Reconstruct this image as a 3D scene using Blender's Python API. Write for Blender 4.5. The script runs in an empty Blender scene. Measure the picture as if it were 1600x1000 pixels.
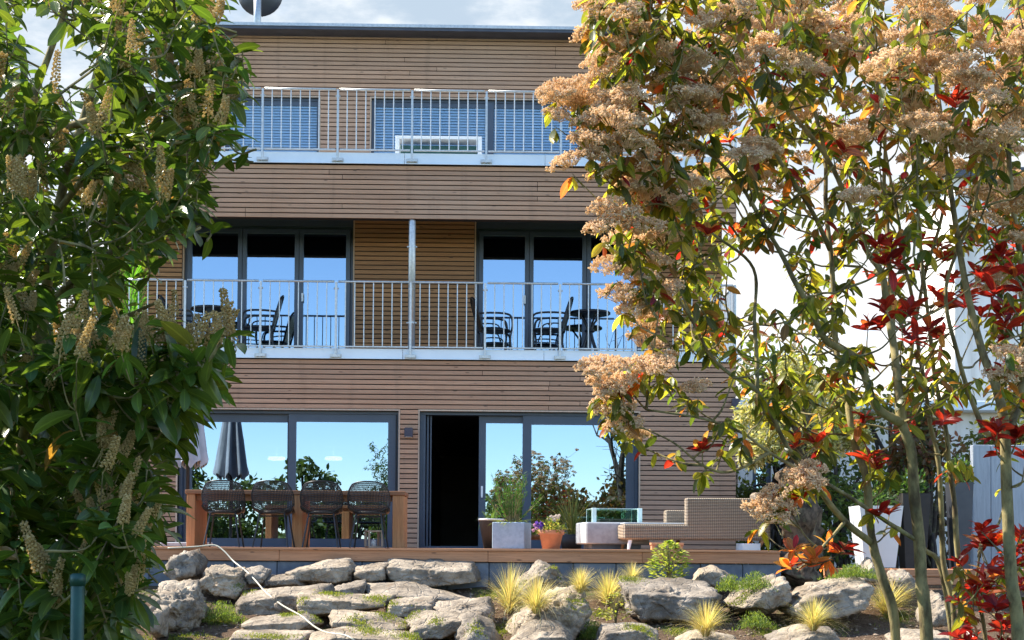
import bpy, math, random
import numpy as np
from mathutils import Vector, Matrix, noise
from mathutils.bvhtree import BVHTree

S = bpy.context.scene
C = S.collection
PI = math.pi
rad = math.radians

# ------------------------------------------------------------------ camera
F = 2205.0                      # focal length in photograph pixels (1600 wide)
PITCH, YAW, ROLL = rad(1.5), rad(1.2), rad(0.36)
PPV = 855 - F*math.tan(PITCH)
CAM = Vector((0, 0, 0.02))
RM = Matrix.Rotation(-YAW, 3, 'Z') @ Matrix.Rotation(PI/2+PITCH, 3, 'X') @ Matrix.Rotation(ROLL, 3, 'Z')
cd = bpy.data.cameras.new('camera'); cam = bpy.data.objects.new('camera', cd); C.objects.link(cam)
cam.matrix_world = Matrix.Translation(CAM) @ RM.to_4x4()
cd.sensor_width = 36; cd.lens = F/1600*36
cd.shift_y = (PPV-500)/1600
cd.clip_end = 2000; cd.clip_start = 0.05
S.camera = cam

# ------------------------------------------------------------------ light
SUN_AZ = Vector((-0.93, 0.37, 0)).normalized(); SUN_EL = rad(47)
SUN_STRENGTH, SKY_STRENGTH, EXPOSURE = 4.6, 0.15, 1.5
sd = Vector((SUN_AZ.x*math.cos(SUN_EL), SUN_AZ.y*math.cos(SUN_EL), math.sin(SUN_EL)))
sl = bpy.data.lights.new('sun', 'SUN'); sl.energy = SUN_STRENGTH; sl.angle = rad(0.6); sl.color = (1, 0.93, 0.82)
so = bpy.data.objects.new('sun', sl); C.objects.link(so)
so.rotation_euler = sd.to_track_quat('Z', 'Y').to_euler(); so.location = (-20, 10, 30)

W = bpy.data.worlds.new('World'); S.world = W; W.use_nodes = True
nt = W.node_tree; nt.nodes.clear()
def WN(t, **k):
    n = nt.nodes.new(t)
    for a, b in k.items(): setattr(n, a, b)
    return n
L = nt.links.new
wo = WN('ShaderNodeOutputWorld'); bg = WN('ShaderNodeBackground'); bg.inputs[1].default_value = SKY_STRENGTH
sky = WN('ShaderNodeTexSky'); sky.sky_type = 'NISHITA'; sky.sun_disc = False
sky.sun_elevation = SUN_EL; sky.sun_rotation = math.atan2(SUN_AZ.x, SUN_AZ.y) % (2*PI)
sky.air_density = 1.0; sky.dust_density = 0.0; sky.ozone_density = 1.6; sky.altitude = 1500
tc = WN('ShaderNodeTexCoord'); sep = WN('ShaderNodeSeparateXYZ'); L(tc.outputs['Generated'], sep.inputs[0])
def wm(op, a, b=None, c=None):
    n = WN('ShaderNodeMath', operation=op)
    for i, x in enumerate((a, b, c)):
        if x is None: continue
        if hasattr(x, 'is_output'): L(x, n.inputs[i])
        else: n.inputs[i].default_value = x
    return n.outputs[0]
den = wm('ADD', wm('MAXIMUM', sep.outputs[2], 0.0), 0.12)
comb = WN('ShaderNodeCombineXYZ'); L(wm('DIVIDE', sep.outputs[0], den), comb.inputs[0]); L(wm('DIVIDE', sep.outputs[1], den), comb.inputs[1])
nz = WN('ShaderNodeTexNoise'); nz.inputs['Scale'].default_value = 1.7; nz.inputs['Detail'].default_value = 9; nz.inputs['Roughness'].default_value = 0.62
L(comb.outputs[0], nz.inputs['Vector'])
# the cloud bank lies on the sunny side beyond the house; the windows show the sky behind the camera clear
side = WN('ShaderNodeMapRange', interpolation_type='SMOOTHSTEP'); L(sep.outputs[1], side.inputs[0])
side.inputs[1].default_value = -0.35; side.inputs[2].default_value = 0.75; side.inputs[3].default_value = -0.30; side.inputs[4].default_value = 0.34
cov = wm('ADD', nz.outputs['Fac'], side.outputs[0])
rng = WN('ShaderNodeMapRange', interpolation_type='SMOOTHSTEP'); L(cov, rng.inputs[0])
rng.inputs[1].default_value = 0.50; rng.inputs[2].default_value = 0.80
mx = WN('ShaderNodeMix', data_type='RGBA'); L(rng.outputs[0], mx.inputs[0]); L(sky.outputs[0], mx.inputs[6]); mx.inputs[7].default_value = (2.75, 2.85, 3.0, 1)
# cloud tone: soft blue-grey bellies and white tops, hazier and paler towards the horizon
nz2 = WN('ShaderNodeTexNoise'); nz2.inputs['Scale'].default_value = 4.5; nz2.inputs['Detail'].default_value = 7; nz2.inputs['Roughness'].default_value = .6
L(comb.outputs[0], nz2.inputs['Vector'])
ct = WN('ShaderNodeMapRange', interpolation_type='SMOOTHSTEP'); L(nz2.outputs['Fac'], ct.inputs[0]); ct.inputs[1].default_value = .38; ct.inputs[2].default_value = .66
cm = WN('ShaderNodeMix', data_type='RGBA'); L(ct.outputs[0], cm.inputs[0]); cm.inputs[6].default_value = (1.35, 1.66, 2.0, 1); cm.inputs[7].default_value = (2.5, 2.6, 2.7, 1)
hz = WN('ShaderNodeMapRange', interpolation_type='SMOOTHSTEP'); L(sep.outputs[2], hz.inputs[0]); hz.inputs[1].default_value = .32; hz.inputs[2].default_value = .12
hm = WN('ShaderNodeMix', data_type='RGBA'); L(hz.outputs[0], hm.inputs[0]); L(cm.outputs[2], hm.inputs[6]); hm.inputs[7].default_value = (3.1, 3.1, 3.1, 1)
L(hm.outputs[2], mx.inputs[7])
L(mx.outputs[2], bg.inputs[0]); L(bg.outputs[0], wo.inputs[0])

S.view_settings.view_transform = 'Standard'; S.view_settings.look = 'None'
S.view_settings.exposure = EXPOSURE; S.view_settings.gamma = 1; S.view_settings.use_curve_mapping = False
S.render.engine = 'CYCLES'
S.cycles.max_bounces = 8; S.cycles.transparent_max_bounces = 12

# ------------------------------------------------------------------ helpers
def ray(u, v):
    return RM @ Vector(((u-800)/F, (PPV-v)/F, -1))
def U(u, v, Y):                                   # photograph pixel -> point on the plane y = Y
    d = ray(u, v); return CAM + d*((Y-CAM.y)/d.y)
def X(u, Y, v=500): return U(u, v, Y).x
def Z(v, Y, u=640): return U(u, v, Y).z

def tag(o, label=None, cat=None, group=None, kind=None):
    if label: o['label'] = label
    if cat: o['category'] = cat
    if group: o['group'] = group
    if kind: o['kind'] = kind
    return o
def thing(name, label, cat, loc=(0, 0, 0), rz=0, group=None):
    o = bpy.data.objects.new(name, None); C.objects.link(o); o.empty_display_size = 0.1
    o.location = loc; o.rotation_euler = (0, 0, rz)
    return tag(o, label, cat, group)
def link(name, me, parent=None, M=None):
    o = bpy.data.objects.new(name, me); C.objects.link(o)
    if parent: o.parent = parent
    if M is not None: o.matrix_basis = M
    return o
def kids(o): return [c for c in bpy.data.objects if c.parent == o]
def dup(root, loc, rz=0, label=None):
    r = root.copy(); C.objects.link(r); r.location = loc; r.rotation_euler = (0, 0, rz)
    if label: r['label'] = label
    for ch in KIDS[root.name]:
        c = ch.copy(); C.objects.link(c); c.parent = r
        for g in KIDS.get(ch.name, []):
            d = g.copy(); C.objects.link(d); d.parent = c
    return r
KIDS = {}
def remember(root):
    KIDS[root.name] = kids(root)
    for c in KIDS[root.name]: KIDS[c.name] = kids(c)

class MB:
    def __init__(s): s.v = []; s.f = []
    def add(s, v, f):
        n = len(s.v); s.v += [tuple(p) for p in v]; s.f += [tuple(i+n for i in q) for q in f]; return s
    def box(s, x0, x1, y0, y1, z0, z1, M=None):
        v = [(x0,y0,z0),(x1,y0,z0),(x1,y1,z0),(x0,y1,z0),(x0,y0,z1),(x1,y0,z1),(x1,y1,z1),(x0,y1,z1)]
        if M is not None: v = [M @ Vector(p) for p in v]
        return s.add(v, [(0,3,2,1),(4,5,6,7),(0,1,5,4),(1,2,6,5),(2,3,7,6),(3,0,4,7)])
    def bbox(s, x0, x1, y0, y1, z0, z1, b=0.01):
        # box with a chamfer all round
        v = []; f = []
        xs, ys, zs = (x0, x1), (y0, y1), (z0, z1)
        ix = {}
        for i in (0,1):
            for j in (0,1):
                for k in (0,1):
                    sx, sy, sz = (1-2*i), (1-2*j), (1-2*k)
                    for a in range(3):
                        p = [xs[i]+(0 if a==0 else sx*b), ys[j]+(0 if a==1 else sy*b), zs[k]+(0 if a==2 else sz*b)]
                        ix[(i,j,k,a)] = len(v); v.append(p)
        for i in (0,1):
            q = [ix[(i,0,0,0)],ix[(i,1,0,0)],ix[(i,1,1,0)],ix[(i,0,1,0)]]; f.append(q[::-1] if i==0 else q)
            q = [ix[(0,i,0,1)],ix[(1,i,0,1)],ix[(1,i,1,1)],ix[(0,i,1,1)]]; f.append(q if i==0 else q[::-1])
            q = [ix[(0,0,i,2)],ix[(1,0,i,2)],ix[(1,1,i,2)],ix[(0,1,i,2)]]; f.append(q[::-1] if i==0 else q)
        for j in (0,1):
            for k in (0,1):
                f.append([ix[(0,j,k,1)],ix[(1,j,k,1)],ix[(1,j,k,2)],ix[(0,j,k,2)]])
                f.append([ix[(j,0,k,0)],ix[(j,1,k,0)],ix[(j,1,k,2)],ix[(j,0,k,2)]])
                f.append([ix[(j,k,0,0)],ix[(j,k,1,0)],ix[(j,k,1,1)],ix[(j,k,0,1)]])
        for i in (0,1):
            for j in (0,1):
                for k in (0,1): f.append([ix[(i,j,k,0)],ix[(i,j,k,1)],ix[(i,j,k,2)]])
        return s.add(v, f)
    def tube(s, pts, r, n=6, cap=True):
        pts = [Vector(p) for p in pts]; m = len(pts)
        if not hasattr(r, '__len__'): r = [r]*m
        v = []; f = []; a = None
        for i in range(m):
            t = (pts[min(i+1, m-1)]-pts[max(i-1, 0)])
            t = t.normalized() if t.length > 1e-9 else Vector((0,0,1))
            if a is None:
                a = t.orthogonal().normalized()
            else:
                a = a - t*a.dot(t); a = a.normalized() if a.length > 1e-6 else t.orthogonal().normalized()
            b = t.cross(a)
            for k in range(n):
                th = 2*PI*k/n; v.append(pts[i]+(a*math.cos(th)+b*math.sin(th))*r[i])
        for i in range(m-1):
            for k in range(n):
                f.append((i*n+k, i*n+(k+1)%n, (i+1)*n+(k+1)%n, (i+1)*n+k))
        if cap: f.append(tuple(range(n))[::-1]); f.append(tuple(range((m-1)*n, m*n)))
        return s.add(v, f)
    def lathe(s, prof, n=24, c=(0,0,0), mod=None):
        v = []; f = []; m = len(prof)
        for r, z in prof:
            for k in range(n):
                th = 2*PI*k/n; q = r*(mod(th, z) if mod else 1)
                v.append((c[0]+q*math.cos(th), c[1]+q*math.sin(th), c[2]+z))
        for i in range(m-1):
            for k in range(n): f.append((i*n+k, i*n+(k+1)%n, (i+1)*n+(k+1)%n, (i+1)*n+k))
        f.append(tuple(range(n))[::-1]); f.append(tuple(range((m-1)*n, m*n)))
        return s.add(v, f)
    def prism(s, poly, y0, y1):
        n = len(poly); v = [(x, y0, z) for x, z in poly]+[(x, y1, z) for x, z in poly]
        f = [tuple(range(n)), tuple(range(n, 2*n))[::-1]]+[(i, i+n, (i+1)%n+n, (i+1)%n) for i in range(n)]
        return s.add(v, f)
    def mesh(s, name, m=None, smooth=False):
        me = bpy.data.meshes.new(name); me.from_pydata(s.v, [], s.f); me.update()
        if smooth: me.polygons.foreach_set('use_smooth', [True]*len(me.polygons))
        if m: me.materials.append(m)
        return me
    def build(s, name, m=None, parent=None, smooth=False, loc=None, fix=False):
        me = s.mesh(name, m, smooth)
        if fix:
            import bmesh
            b = bmesh.new(); b.from_mesh(me); bmesh.ops.recalc_face_normals(b, faces=b.faces); b.to_mesh(me); b.free()
        o = link(name, me, parent)
        if loc is not None: o.location = loc
        return o

def catmull(pts, k=5):
    p = [Vector(q) for q in pts]; p = [2*p[0]-p[1]]+p+[2*p[-1]-p[-2]]; out = []
    for i in range(1, len(p)-2):
        for j in range(k):
            t = j/k
            out.append(0.5*((2*p[i])+(p[i+1]-p[i-1])*t+(2*p[i-1]-5*p[i]+4*p[i+1]-p[i+2])*t*t+(-p[i-1]+3*p[i]-3*p[i+1]+p[i+2])*t**3))
    out.append(p[-2]); return out

# ------------------------------------------------------------------ materials
class NT:
    def __init__(s, name):
        s.m = bpy.data.materials.new(name); s.m.use_nodes = True; s.t = s.m.node_tree
        s.t.nodes.clear(); s.o = s.n('ShaderNodeOutputMaterial')
    def n(s, t, **k):
        x = s.t.nodes.new(t)
        for a, b in k.items(): setattr(x, a, b)
        return x
    def l(s, a, b): s.t.links.new(a, b)
    def put(s, inp, x):
        if hasattr(x, 'is_output'): s.l(x, inp)
        elif isinstance(x, (tuple, list)) and inp.type == 'RGBA' and len(x) == 3: inp.default_value = (*x, 1)
        else: inp.default_value = x
    def math(s, op, a, b=None):
        x = s.n('ShaderNodeMath', operation=op); s.put(x.inputs[0], a)
        if b is not None: s.put(x.inputs[1], b)
        return x.outputs[0]
    def mix(s, f, a, b, bt='MIX'):
        x = s.n('ShaderNodeMix', data_type='RGBA', blend_type=bt); s.put(x.inputs[0], f); s.put(x.inputs[6], a); s.put(x.inputs[7], b); return x.outputs[2]
    def pos(s, scale=(1,1,1), rnd=0.0):
        g = s.n('ShaderNodeNewGeometry'); mp = s.n('ShaderNodeMapping'); mp.inputs['Scale'].default_value = scale
        s.l(g.outputs['Position'], mp.inputs[0])
        if rnd:
            oi = s.n('ShaderNodeObjectInfo'); v = s.n('ShaderNodeVectorMath', operation='SCALE'); v.inputs[0].default_value = (17*rnd, 31*rnd, 11*rnd)
            s.l(oi.outputs['Random'], v.inputs['Scale']); s.l(v.outputs[0], mp.inputs['Location'])
        return mp.outputs[0]
    def obj(s, scale=(1,1,1)):
        g = s.n('ShaderNodeTexCoord'); mp = s.n('ShaderNodeMapping'); mp.inputs['Scale'].default_value = scale
        s.l(g.outputs['Object'], mp.inputs[0]); return mp.outputs[0]
    def noise(s, vec, scale=5, detail=4, rough=.55, dist=0):
        x = s.n('ShaderNodeTexNoise'); s.l(vec, x.inputs['Vector']); x.inputs['Scale'].default_value = scale
        x.inputs['Detail'].default_value = detail; x.inputs['Roughness'].default_value = rough; x.inputs['Distortion'].default_value = dist
        return x.outputs['Fac']
    def rng(s, x, a, b, c=0, d=1):
        r = s.n('ShaderNodeMapRange', interpolation_type='SMOOTHSTEP'); s.put(r.inputs[0], x)
        for i, q in enumerate((a, b, c, d)): r.inputs[i+1].default_value = q
        return r.outputs[0]
    def bump(s, h, st=.3, dist=.01):
        b = s.n('ShaderNodeBump'); b.inputs['Strength'].default_value = st; b.inputs['Distance'].default_value = dist
        s.l(h, b.inputs['Height']); return b.outputs[0]
    def pbsdf(s, col, rough=.6, metal=0, normal=None, spec=.5, **k):
        p = s.n('ShaderNodeBsdfPrincipled'); s.put(p.inputs['Base Color'], col); s.put(p.inputs['Roughness'], rough)
        p.inputs['Metallic'].default_value = metal; p.inputs['Specular IOR Level'].default_value = spec
        if normal is not None: s.l(normal, p.inputs['Normal'])
        for a, b in k.items(): s.put(p.inputs[a.replace('_', ' ')], b)
        return p.outputs[0]
    def done(s, sh): s.l(sh, s.o.inputs['Surface']); return s.m

def simple(name, c1, c2=None, scale=8, rough=.6, metal=0, bump=0, bscale=40, spec=.5, rv=0, dist=.004):
    k = NT(name); p = k.pos(); c2 = c2 or tuple(x*.75 for x in c1)
    col = k.mix(k.rng(k.noise(p, scale, 5), .35, .7), c1, c2)
    if rv:
        oi = k.n('ShaderNodeObjectInfo'); col = k.mix(1.0, col, k.mix(oi.outputs['Random'], (1-rv,)*3, (1+rv,)*3), 'MULTIPLY')
    nm = k.bump(k.noise(p, bscale, 4), bump, dist) if bump else None
    return k.done(k.pbsdf(col, rough, metal, nm, spec))

def wood(name, c1, c2, along='x', rough=.7, dark=(.05,.03,.02), rv=.12, grain=1.0, knots=True, grey=None):
    k = NT(name)
    sc = {'x': (1.2, 22, 42), 'z': (24, 24, 1.2), 'y': (24, 1.2, 24)}[along]
    p = k.pos(sc, 1.0)
    g = k.noise(p, 1.6*grain, 6, .65, .4)
    col = k.mix(k.rng(g, .3, .72), c1, c2)
    fine = k.noise(k.pos(tuple(q*3 for q in sc), 1.0), 2.5, 3, .6)
    col = k.mix(k.math('MULTIPLY', k.rng(fine, .52, .75), .45), col, tuple(q*.5 for q in c2))
    if knots:
        vo = k.n('ShaderNodeTexVoronoi'); ks = {'x': (2.2, 3, 9), 'z': (9, 9, 2.2), 'y': (9, 2.2, 9)}[along]
        k.l(k.pos(ks, 1.0), vo.inputs['Vector']); vo.inputs['Scale'].default_value = 1.3
        kn = k.rng(vo.outputs['Distance'], .05, .13, 1, 0)
        col = k.mix(k.math('MULTIPLY', kn, .75), col, dark)
    if grey is not None:
        gp = k.noise(k.pos((.35, .35, .5)), 1.0, 4)
        col = k.mix(k.math('MULTIPLY', k.rng(gp, .35, .7), .42), col, grey)
    if grey is not None:
        sk = k.noise(k.pos((5, 5, .35)), 1.0, 5, .6); col = k.mix(k.math('MULTIPLY', k.rng(sk, .50, .76), .26), col, (.13,.085,.06))
    oi = k.n('ShaderNodeObjectInfo')
    col = k.mix(1.0, col, k.mix(oi.outputs['Random'], (1-rv,)*3, (1+rv, 1+rv*.9, 1+rv*.8)), 'MULTIPLY')
    nm = k.bump(k.math('ADD', g, k.math('MULTIPLY', fine, .5)), .35, .003)
    return k.done(k.pbsdf(col, rough, 0, nm, .35))

M_ = {}
M_['clad'] = wood('cladding_wood', (.49,.295,.19), (.365,.21,.132), rv=.12, grey=(.44,.315,.235))
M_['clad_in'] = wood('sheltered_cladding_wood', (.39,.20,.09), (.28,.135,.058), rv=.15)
M_['deckwood'] = wood('deck_wood', (.54,.265,.135), (.38,.175,.085), rv=.1)
M_['tablewood'] = wood('table_wood', (.32,.15,.07), (.21,.09,.04), rv=.1)
M_['tablewood_z'] = wood('table_leg_wood', (.46,.22,.095), (.30,.14,.055), along='z', rv=.1)
M_['trim'] = wood('reveal_wood', (.52,.40,.30), (.42,.31,.23), along='z', knots=False)
M_['backing'] = simple('facade_membrane', (.02,.014,.012), rough=.9)
M_['frame'] = simple('anthracite_frame', (.050,.070,.105), (.042,.060,.090), 3, .38, 0, spec=.5)
M_['gasket'] = simple('rubber_gasket', (.012,.013,.016), rough=.6)
M_['galv'] = simple('galvanised_steel', (.52,.53,.52), (.40,.42,.43), 30, .38, .55, .05, 60)
M_['fascia'] = simple('fascia_metal', (.66,.73,.79), (.60,.67,.74), 2, .42, .25)
M_['roofedge'] = simple('roof_edge_metal', (.07,.075,.09), (.05,.055,.07), 4, .4, .4)
M_['black'] = simple('black_steel', (.012,.011,.013), (.02,.017,.018), 20, .42, .2)
M_['blackmetal'] = simple('dark_bistro_metal', (.010,.012,.016), (.016,.017,.02), 20, .4, .2)
M_['white'] = simple('white_paint', (.80,.80,.79), (.74,.74,.73), 3, .5)
M_['render'] = simple('white_render', (.84,.81,.75), (.77,.74,.68), 1.2, .85, 0, .2, 60)
def render_mat():
    k = NT('weathered_render'); a = k.noise(k.pos((2.5, 2.5, .25)), 1.0, 6, .6); b = k.noise(k.pos(), .6, 5)
    col = k.mix(k.rng(a, .42, .75), (.84,.81,.75), (.62,.59,.53)); col = k.mix(k.math('MULTIPLY', k.rng(b, .5, .75), .4), col, (.66,.64,.58))
    return k.done(k.pbsdf(col, .9, 0, k.bump(k.noise(k.pos(), 60, 4), .3, .01), .2))
M_['render'] = render_mat()
M_['inside'] = simple('room_plaster', (.30,.28,.25), (.25,.235,.21), 2, .9)
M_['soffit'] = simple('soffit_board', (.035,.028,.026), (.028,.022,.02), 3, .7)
M_['concrete'] = simple('light_concrete', (.40,.42,.43), (.32,.335,.35), 14, .85, 0, .25, 90)
M_['planter'] = simple('grey_planter_coat', (.29,.39,.48), (.24,.33,.41), 20, .7, 0, .15, 120)
M_['slab'] = simple('grey_slab_concrete', (.155,.18,.21), (.11,.13,.155), 9, .85, 0, .3, 60, rv=.15)
M_['terra'] = simple('terracotta', (.50,.23,.13), (.42,.19,.11), 12, .8, 0, .15, 50)
M_['soil'] = simple('potting_soil', (.045,.03,.02), (.025,.018,.012), 40, .95, 0, .8, 60)
M_['hose'] = simple('hose_plastic', (.46,.43,.33), (.38,.355,.27), 9, .4)
M_['greenpost'] = simple('green_coated_post', (.010,.055,.045), (.02,.085,.065), 14, .45, .2, .2, 60)
M_['lampbox'] = simple('wall_lamp_coat', (.045,.04,.06), (.035,.03,.05), 6, .5)
M_['dark_in'] = simple('dark_furniture', (.03,.025,.022), rough=.6)

def glass_mat():
    k = NT('window_glass')
    lw = k.n('ShaderNodeLayerWeight'); lw.inputs[0].default_value = .25
    f = k.math('ADD', k.math('MULTIPLY', lw.outputs['Fresnel'], .45), .52)
    nm = k.bump(k.noise(k.pos((.8,.8,.8)), 1.6, 2), .10, .004)
    gl = k.n('ShaderNodeBsdfGlossy'); gl.inputs['Color'].default_value = (.45,.61,.77,1); gl.inputs['Roughness'].default_value = .004
    k.l(nm, gl.inputs['Normal'])
    tr = k.n('ShaderNodeBsdfTransparent'); tr.inputs[0].default_value = (.32,.36,.38,1)
    ms = k.n('ShaderNodeMixShader'); k.l(f, ms.inputs[0]); k.l(tr.outputs[0], ms.inputs[1]); k.l(gl.outputs[0], ms.inputs[2])
    return k.done(ms.outputs[0])
M_['glass'] = glass_mat()
def clear_glass():
    k = NT('clear_glass')
    gl = k.n('ShaderNodeBsdfGlossy'); gl.inputs['Roughness'].default_value = .02; gl.inputs['Color'].default_value = (.9,1,.98,1)
    tr = k.n('ShaderNodeBsdfTransparent'); tr.inputs[0].default_value = (.80,.92,.88,1)
    ms = k.n('ShaderNodeMixShader'); ms.inputs[0].default_value = .10; k.l(tr.outputs[0], ms.inputs[1]); k.l(gl.outputs[0], ms.inputs[2])
    return k.done(ms.outputs[0])
M_['clear'] = clear_glass()
M_['glassedge'] = simple('glass_edge', (.70,.86,.82), (.62,.8,.76), 9, .3)
def blind_mat():
    k = NT('blind_metal'); return k.done(k.pbsdf(k.mix(k.noise(k.pos(), 2, 2), (.27,.43,.60), (.33,.49,.66)), .45, .15))
M_['blind'] = blind_mat()
def wicker_mat():
    k = NT('wicker_weave'); p = k.pos()
    w1 = k.n('ShaderNodeTexWave', wave_type='BANDS', bands_direction='Z'); k.l(p, w1.inputs[0]); w1.inputs['Scale'].default_value = 17; w1.inputs['Distortion'].default_value = .4
    w2 = k.n('ShaderNodeTexWave', wave_type='BANDS', bands_direction='X'); k.l(p, w2.inputs[0]); w2.inputs['Scale'].default_value = 12; w2.inputs['Distortion'].default_value = .4
    h = k.math('MULTIPLY', w1.outputs['Fac'], k.math('ADD', k.math('MULTIPLY', w2.outputs['Fac'], .6), .4))
    n = k.noise(p, 30, 3)
    col = k.mix(k.rng(h, .05, .6), (.075,.055,.04), k.mix(n, (.54,.42,.295), (.39,.30,.205)))
    return k.done(k.pbsdf(col, .6, 0, k.bump(h, .8, .012), .4))
M_['wicker'] = wicker_mat()
def rock_mat():
    k = NT('quarry_stone'); p = k.pos((1,1,1), 1.0); o = k.pos()
    a = k.noise(p, 3.2, 8, .62, .3); b = k.noise(p, 14, 7, .66, .6); c = k.noise(p, 55, 5, .7)
    col = k.mix(k.rng(a, .32, .68), (.175,.145,.11), (.45,.385,.30))
    col = k.mix(k.math('MULTIPLY', k.rng(b, .50, .72), .75), col, (.085,.08,.082))
    col = k.mix(k.math('MULTIPLY', k.rng(k.noise(p, 5, 5, .6, 1.0), .56, .72), .55), col, (.24,.16,.095))
    col = k.mix(k.math('MULTIPLY', k.rng(c, .58, .72), .5), col, (.42,.40,.35))
    oi = k.n('ShaderNodeObjectInfo')
    col = k.mix(1.0, col, k.mix(oi.outputs['Random'], (.80,.79,.80), (1.12,1.06,.98)), 'MULTIPLY')
    ht = k.math('ADD', k.math('MULTIPLY', b, 1.0), k.math('MULTIPLY', c, .45))
    vo = k.n('ShaderNodeTexVoronoi', feature='DISTANCE_TO_EDGE'); k.l(p, vo.inputs['Vector']); vo.inputs['Scale'].default_value = 6
    ht = k.math('ADD', ht, k.math('MULTIPLY', k.rng(vo.outputs['Distance'], 0, .08), .35))
    return k.done(k.pbsdf(col, .9, 0, k.bump(ht, .9, .03), .2))
M_['rock'] = rock_mat()
def soil_ground():
    k = NT('garden_soil'); p = k.pos()
    a = k.noise(p, 1.6, 7, .6); b = k.noise(p, 22, 6, .7); c = k.noise(p, 80, 4, .7)
    col = k.mix(k.rng(b, .35, .7), (.10,.062,.04), (.20,.135,.085))
    col = k.mix(k.math('MULTIPLY', k.rng(c, .56, .7), .8), col, (.34,.27,.20))
    col = k.mix(k.math('MULTIPLY', k.rng(a, .52, .66), .7), col, (.085,.12,.025))
    far = k.n('ShaderNodeSeparateXYZ'); k.l(p, far.inputs[0])
    gr = k.math('MAXIMUM', k.rng(far.outputs[1], 11.5, 9.5), k.rng(far.outputs[1], 30, 34))
    col = k.mix(gr, col, k.mix(b, (.045,.075,.018), (.08,.11,.03)))
    return k.done(k.pbsdf(col, .95, 0, k.bump(k.math('ADD', b, c), .9, .04), .1))
M_['ground'] = soil_ground()
def bark(name, c1, c2, zs=.35, sc=22, st=.6):
    k = NT(name); p = k.pos((1,1,zs)); a = k.noise(p, sc, 6, .65); b = k.noise(k.pos(), 9, 5)
    col = k.mix(k.rng(a, .35, .68), c1, c2); col = k.mix(k.math('MULTIPLY', k.rng(b, .52, .7), .55), col, (.19,.19,.10))
    return k.done(k.pbsdf(col, .85, 0, k.bump(a, st, .008), .25))
M_['bark'] = bark('shrub_bark', (.34,.28,.125), (.085,.062,.032), .5, 15, 1.0)
M_['bark_old'] = bark('gnarled_bark', (.15,.105,.07), (.03,.02,.014), .6, 12, 1.0)
M_['bark_far'] = bark('bare_tree_bark', (.07,.055,.045), (.045,.035,.028))
def leaf_mat(name, rough=.35, trans=.4, spec=.5, vein=.35, tb=1.5):
    k = NT(name); at = k.n('ShaderNodeAttribute'); at.attribute_name = 'col'
    uv = k.n('ShaderNodeUVMap'); sx = k.n('ShaderNodeSeparateXYZ'); k.l(uv.outputs[0], sx.inputs[0])
    d = k.math('ABSOLUTE', k.math('SUBTRACT', sx.outputs[0], .5))
    rib = k.rng(d, .02, .09, 1, 0)
    wv = k.math('SINE', k.math('ADD', k.math('MULTIPLY', sx.outputs[1], 60), k.math('MULTIPLY', d, -45)))
    ve = k.math('MAXIMUM', rib, k.math('MULTIPLY', k.rng(wv, .75, 1.0), .35))
    n = k.noise(k.pos(), 60, 3)
    base = k.mix(k.math('MULTIPLY', n, .5), at.outputs['Color'], k.mix(1, at.outputs['Color'], (.6,.62,.5), 'MULTIPLY'))
    base = k.mix(k.math('MULTIPLY', ve, vein), base, k.mix(1, at.outputs['Color'], (2.2,2.0,1.8), 'MULTIPLY'))
    p = k.n('ShaderNodeBsdfPrincipled'); k.l(base, p.inputs['Base Color']); p.inputs['Roughness'].default_value = rough; p.inputs['Specular IOR Level'].default_value = spec
    k.l(k.bump(k.math('SUBTRACT', 0, ve), .25, .002), p.inputs['Normal'])
    t = k.n('ShaderNodeBsdfTranslucent'); k.l(k.mix(1, base, (1.25*tb,1.15*tb,.45*tb), 'MULTIPLY'), t.inputs[0])
    ms = k.n('ShaderNodeMixShader'); ms.inputs[0].default_value = trans; k.l(p.outputs[0], ms.inputs[1]); k.l(t.outputs[0], ms.inputs[2])
    return k.done(ms.outputs[0])
M_['laurel'] = leaf_mat('laurel_leaf', .27, .36, .5, .45, 1.8)
M_['photinia'] = leaf_mat('photinia_leaf', .32, .58, .5, .35, 2.3)
M_['herb'] = leaf_mat('soft_leaf', .5, .45, .3, .2, 1.5)
def blossom(name, c1, c2):
    k = NT(name); p = k.pos(); col = k.mix(k.rng(k.noise(p, 90, 3), .35, .65), c1, c2)
    a = k.n('ShaderNodeBsdfDiffuse'); k.l(col, a.inputs[0]); t = k.n('ShaderNodeBsdfTranslucent'); k.l(col, t.inputs[0])
    ms = k.n('ShaderNodeMixShader'); ms.inputs[0].default_value = .6; k.l(a.outputs[0], ms.inputs[1]); k.l(t.outputs[0], ms.inputs[2])
    return k.done(ms.outputs[0])
M_['corymb'] = blossom('cream_blossom', (.95,.80,.58), (.80,.60,.39))
M_['raceme'] = blossom('laurel_blossom', (.76,.62,.33), (.56,.42,.19))
M_['parasol'] = simple('parasol_cloth', (.42,.44,.48), (.36,.38,.42), 6, .9)
M_['purple'] = blossom('purple_petal', (.20,.10,.45), (.13,.06,.38))
M_['pink'] = blossom('pink_petal', (.60,.35,.50), (.5,.25,.42))
M_['palewhite'] = blossom('pale_petal', (.65,.58,.50), (.58,.48,.42))
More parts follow.
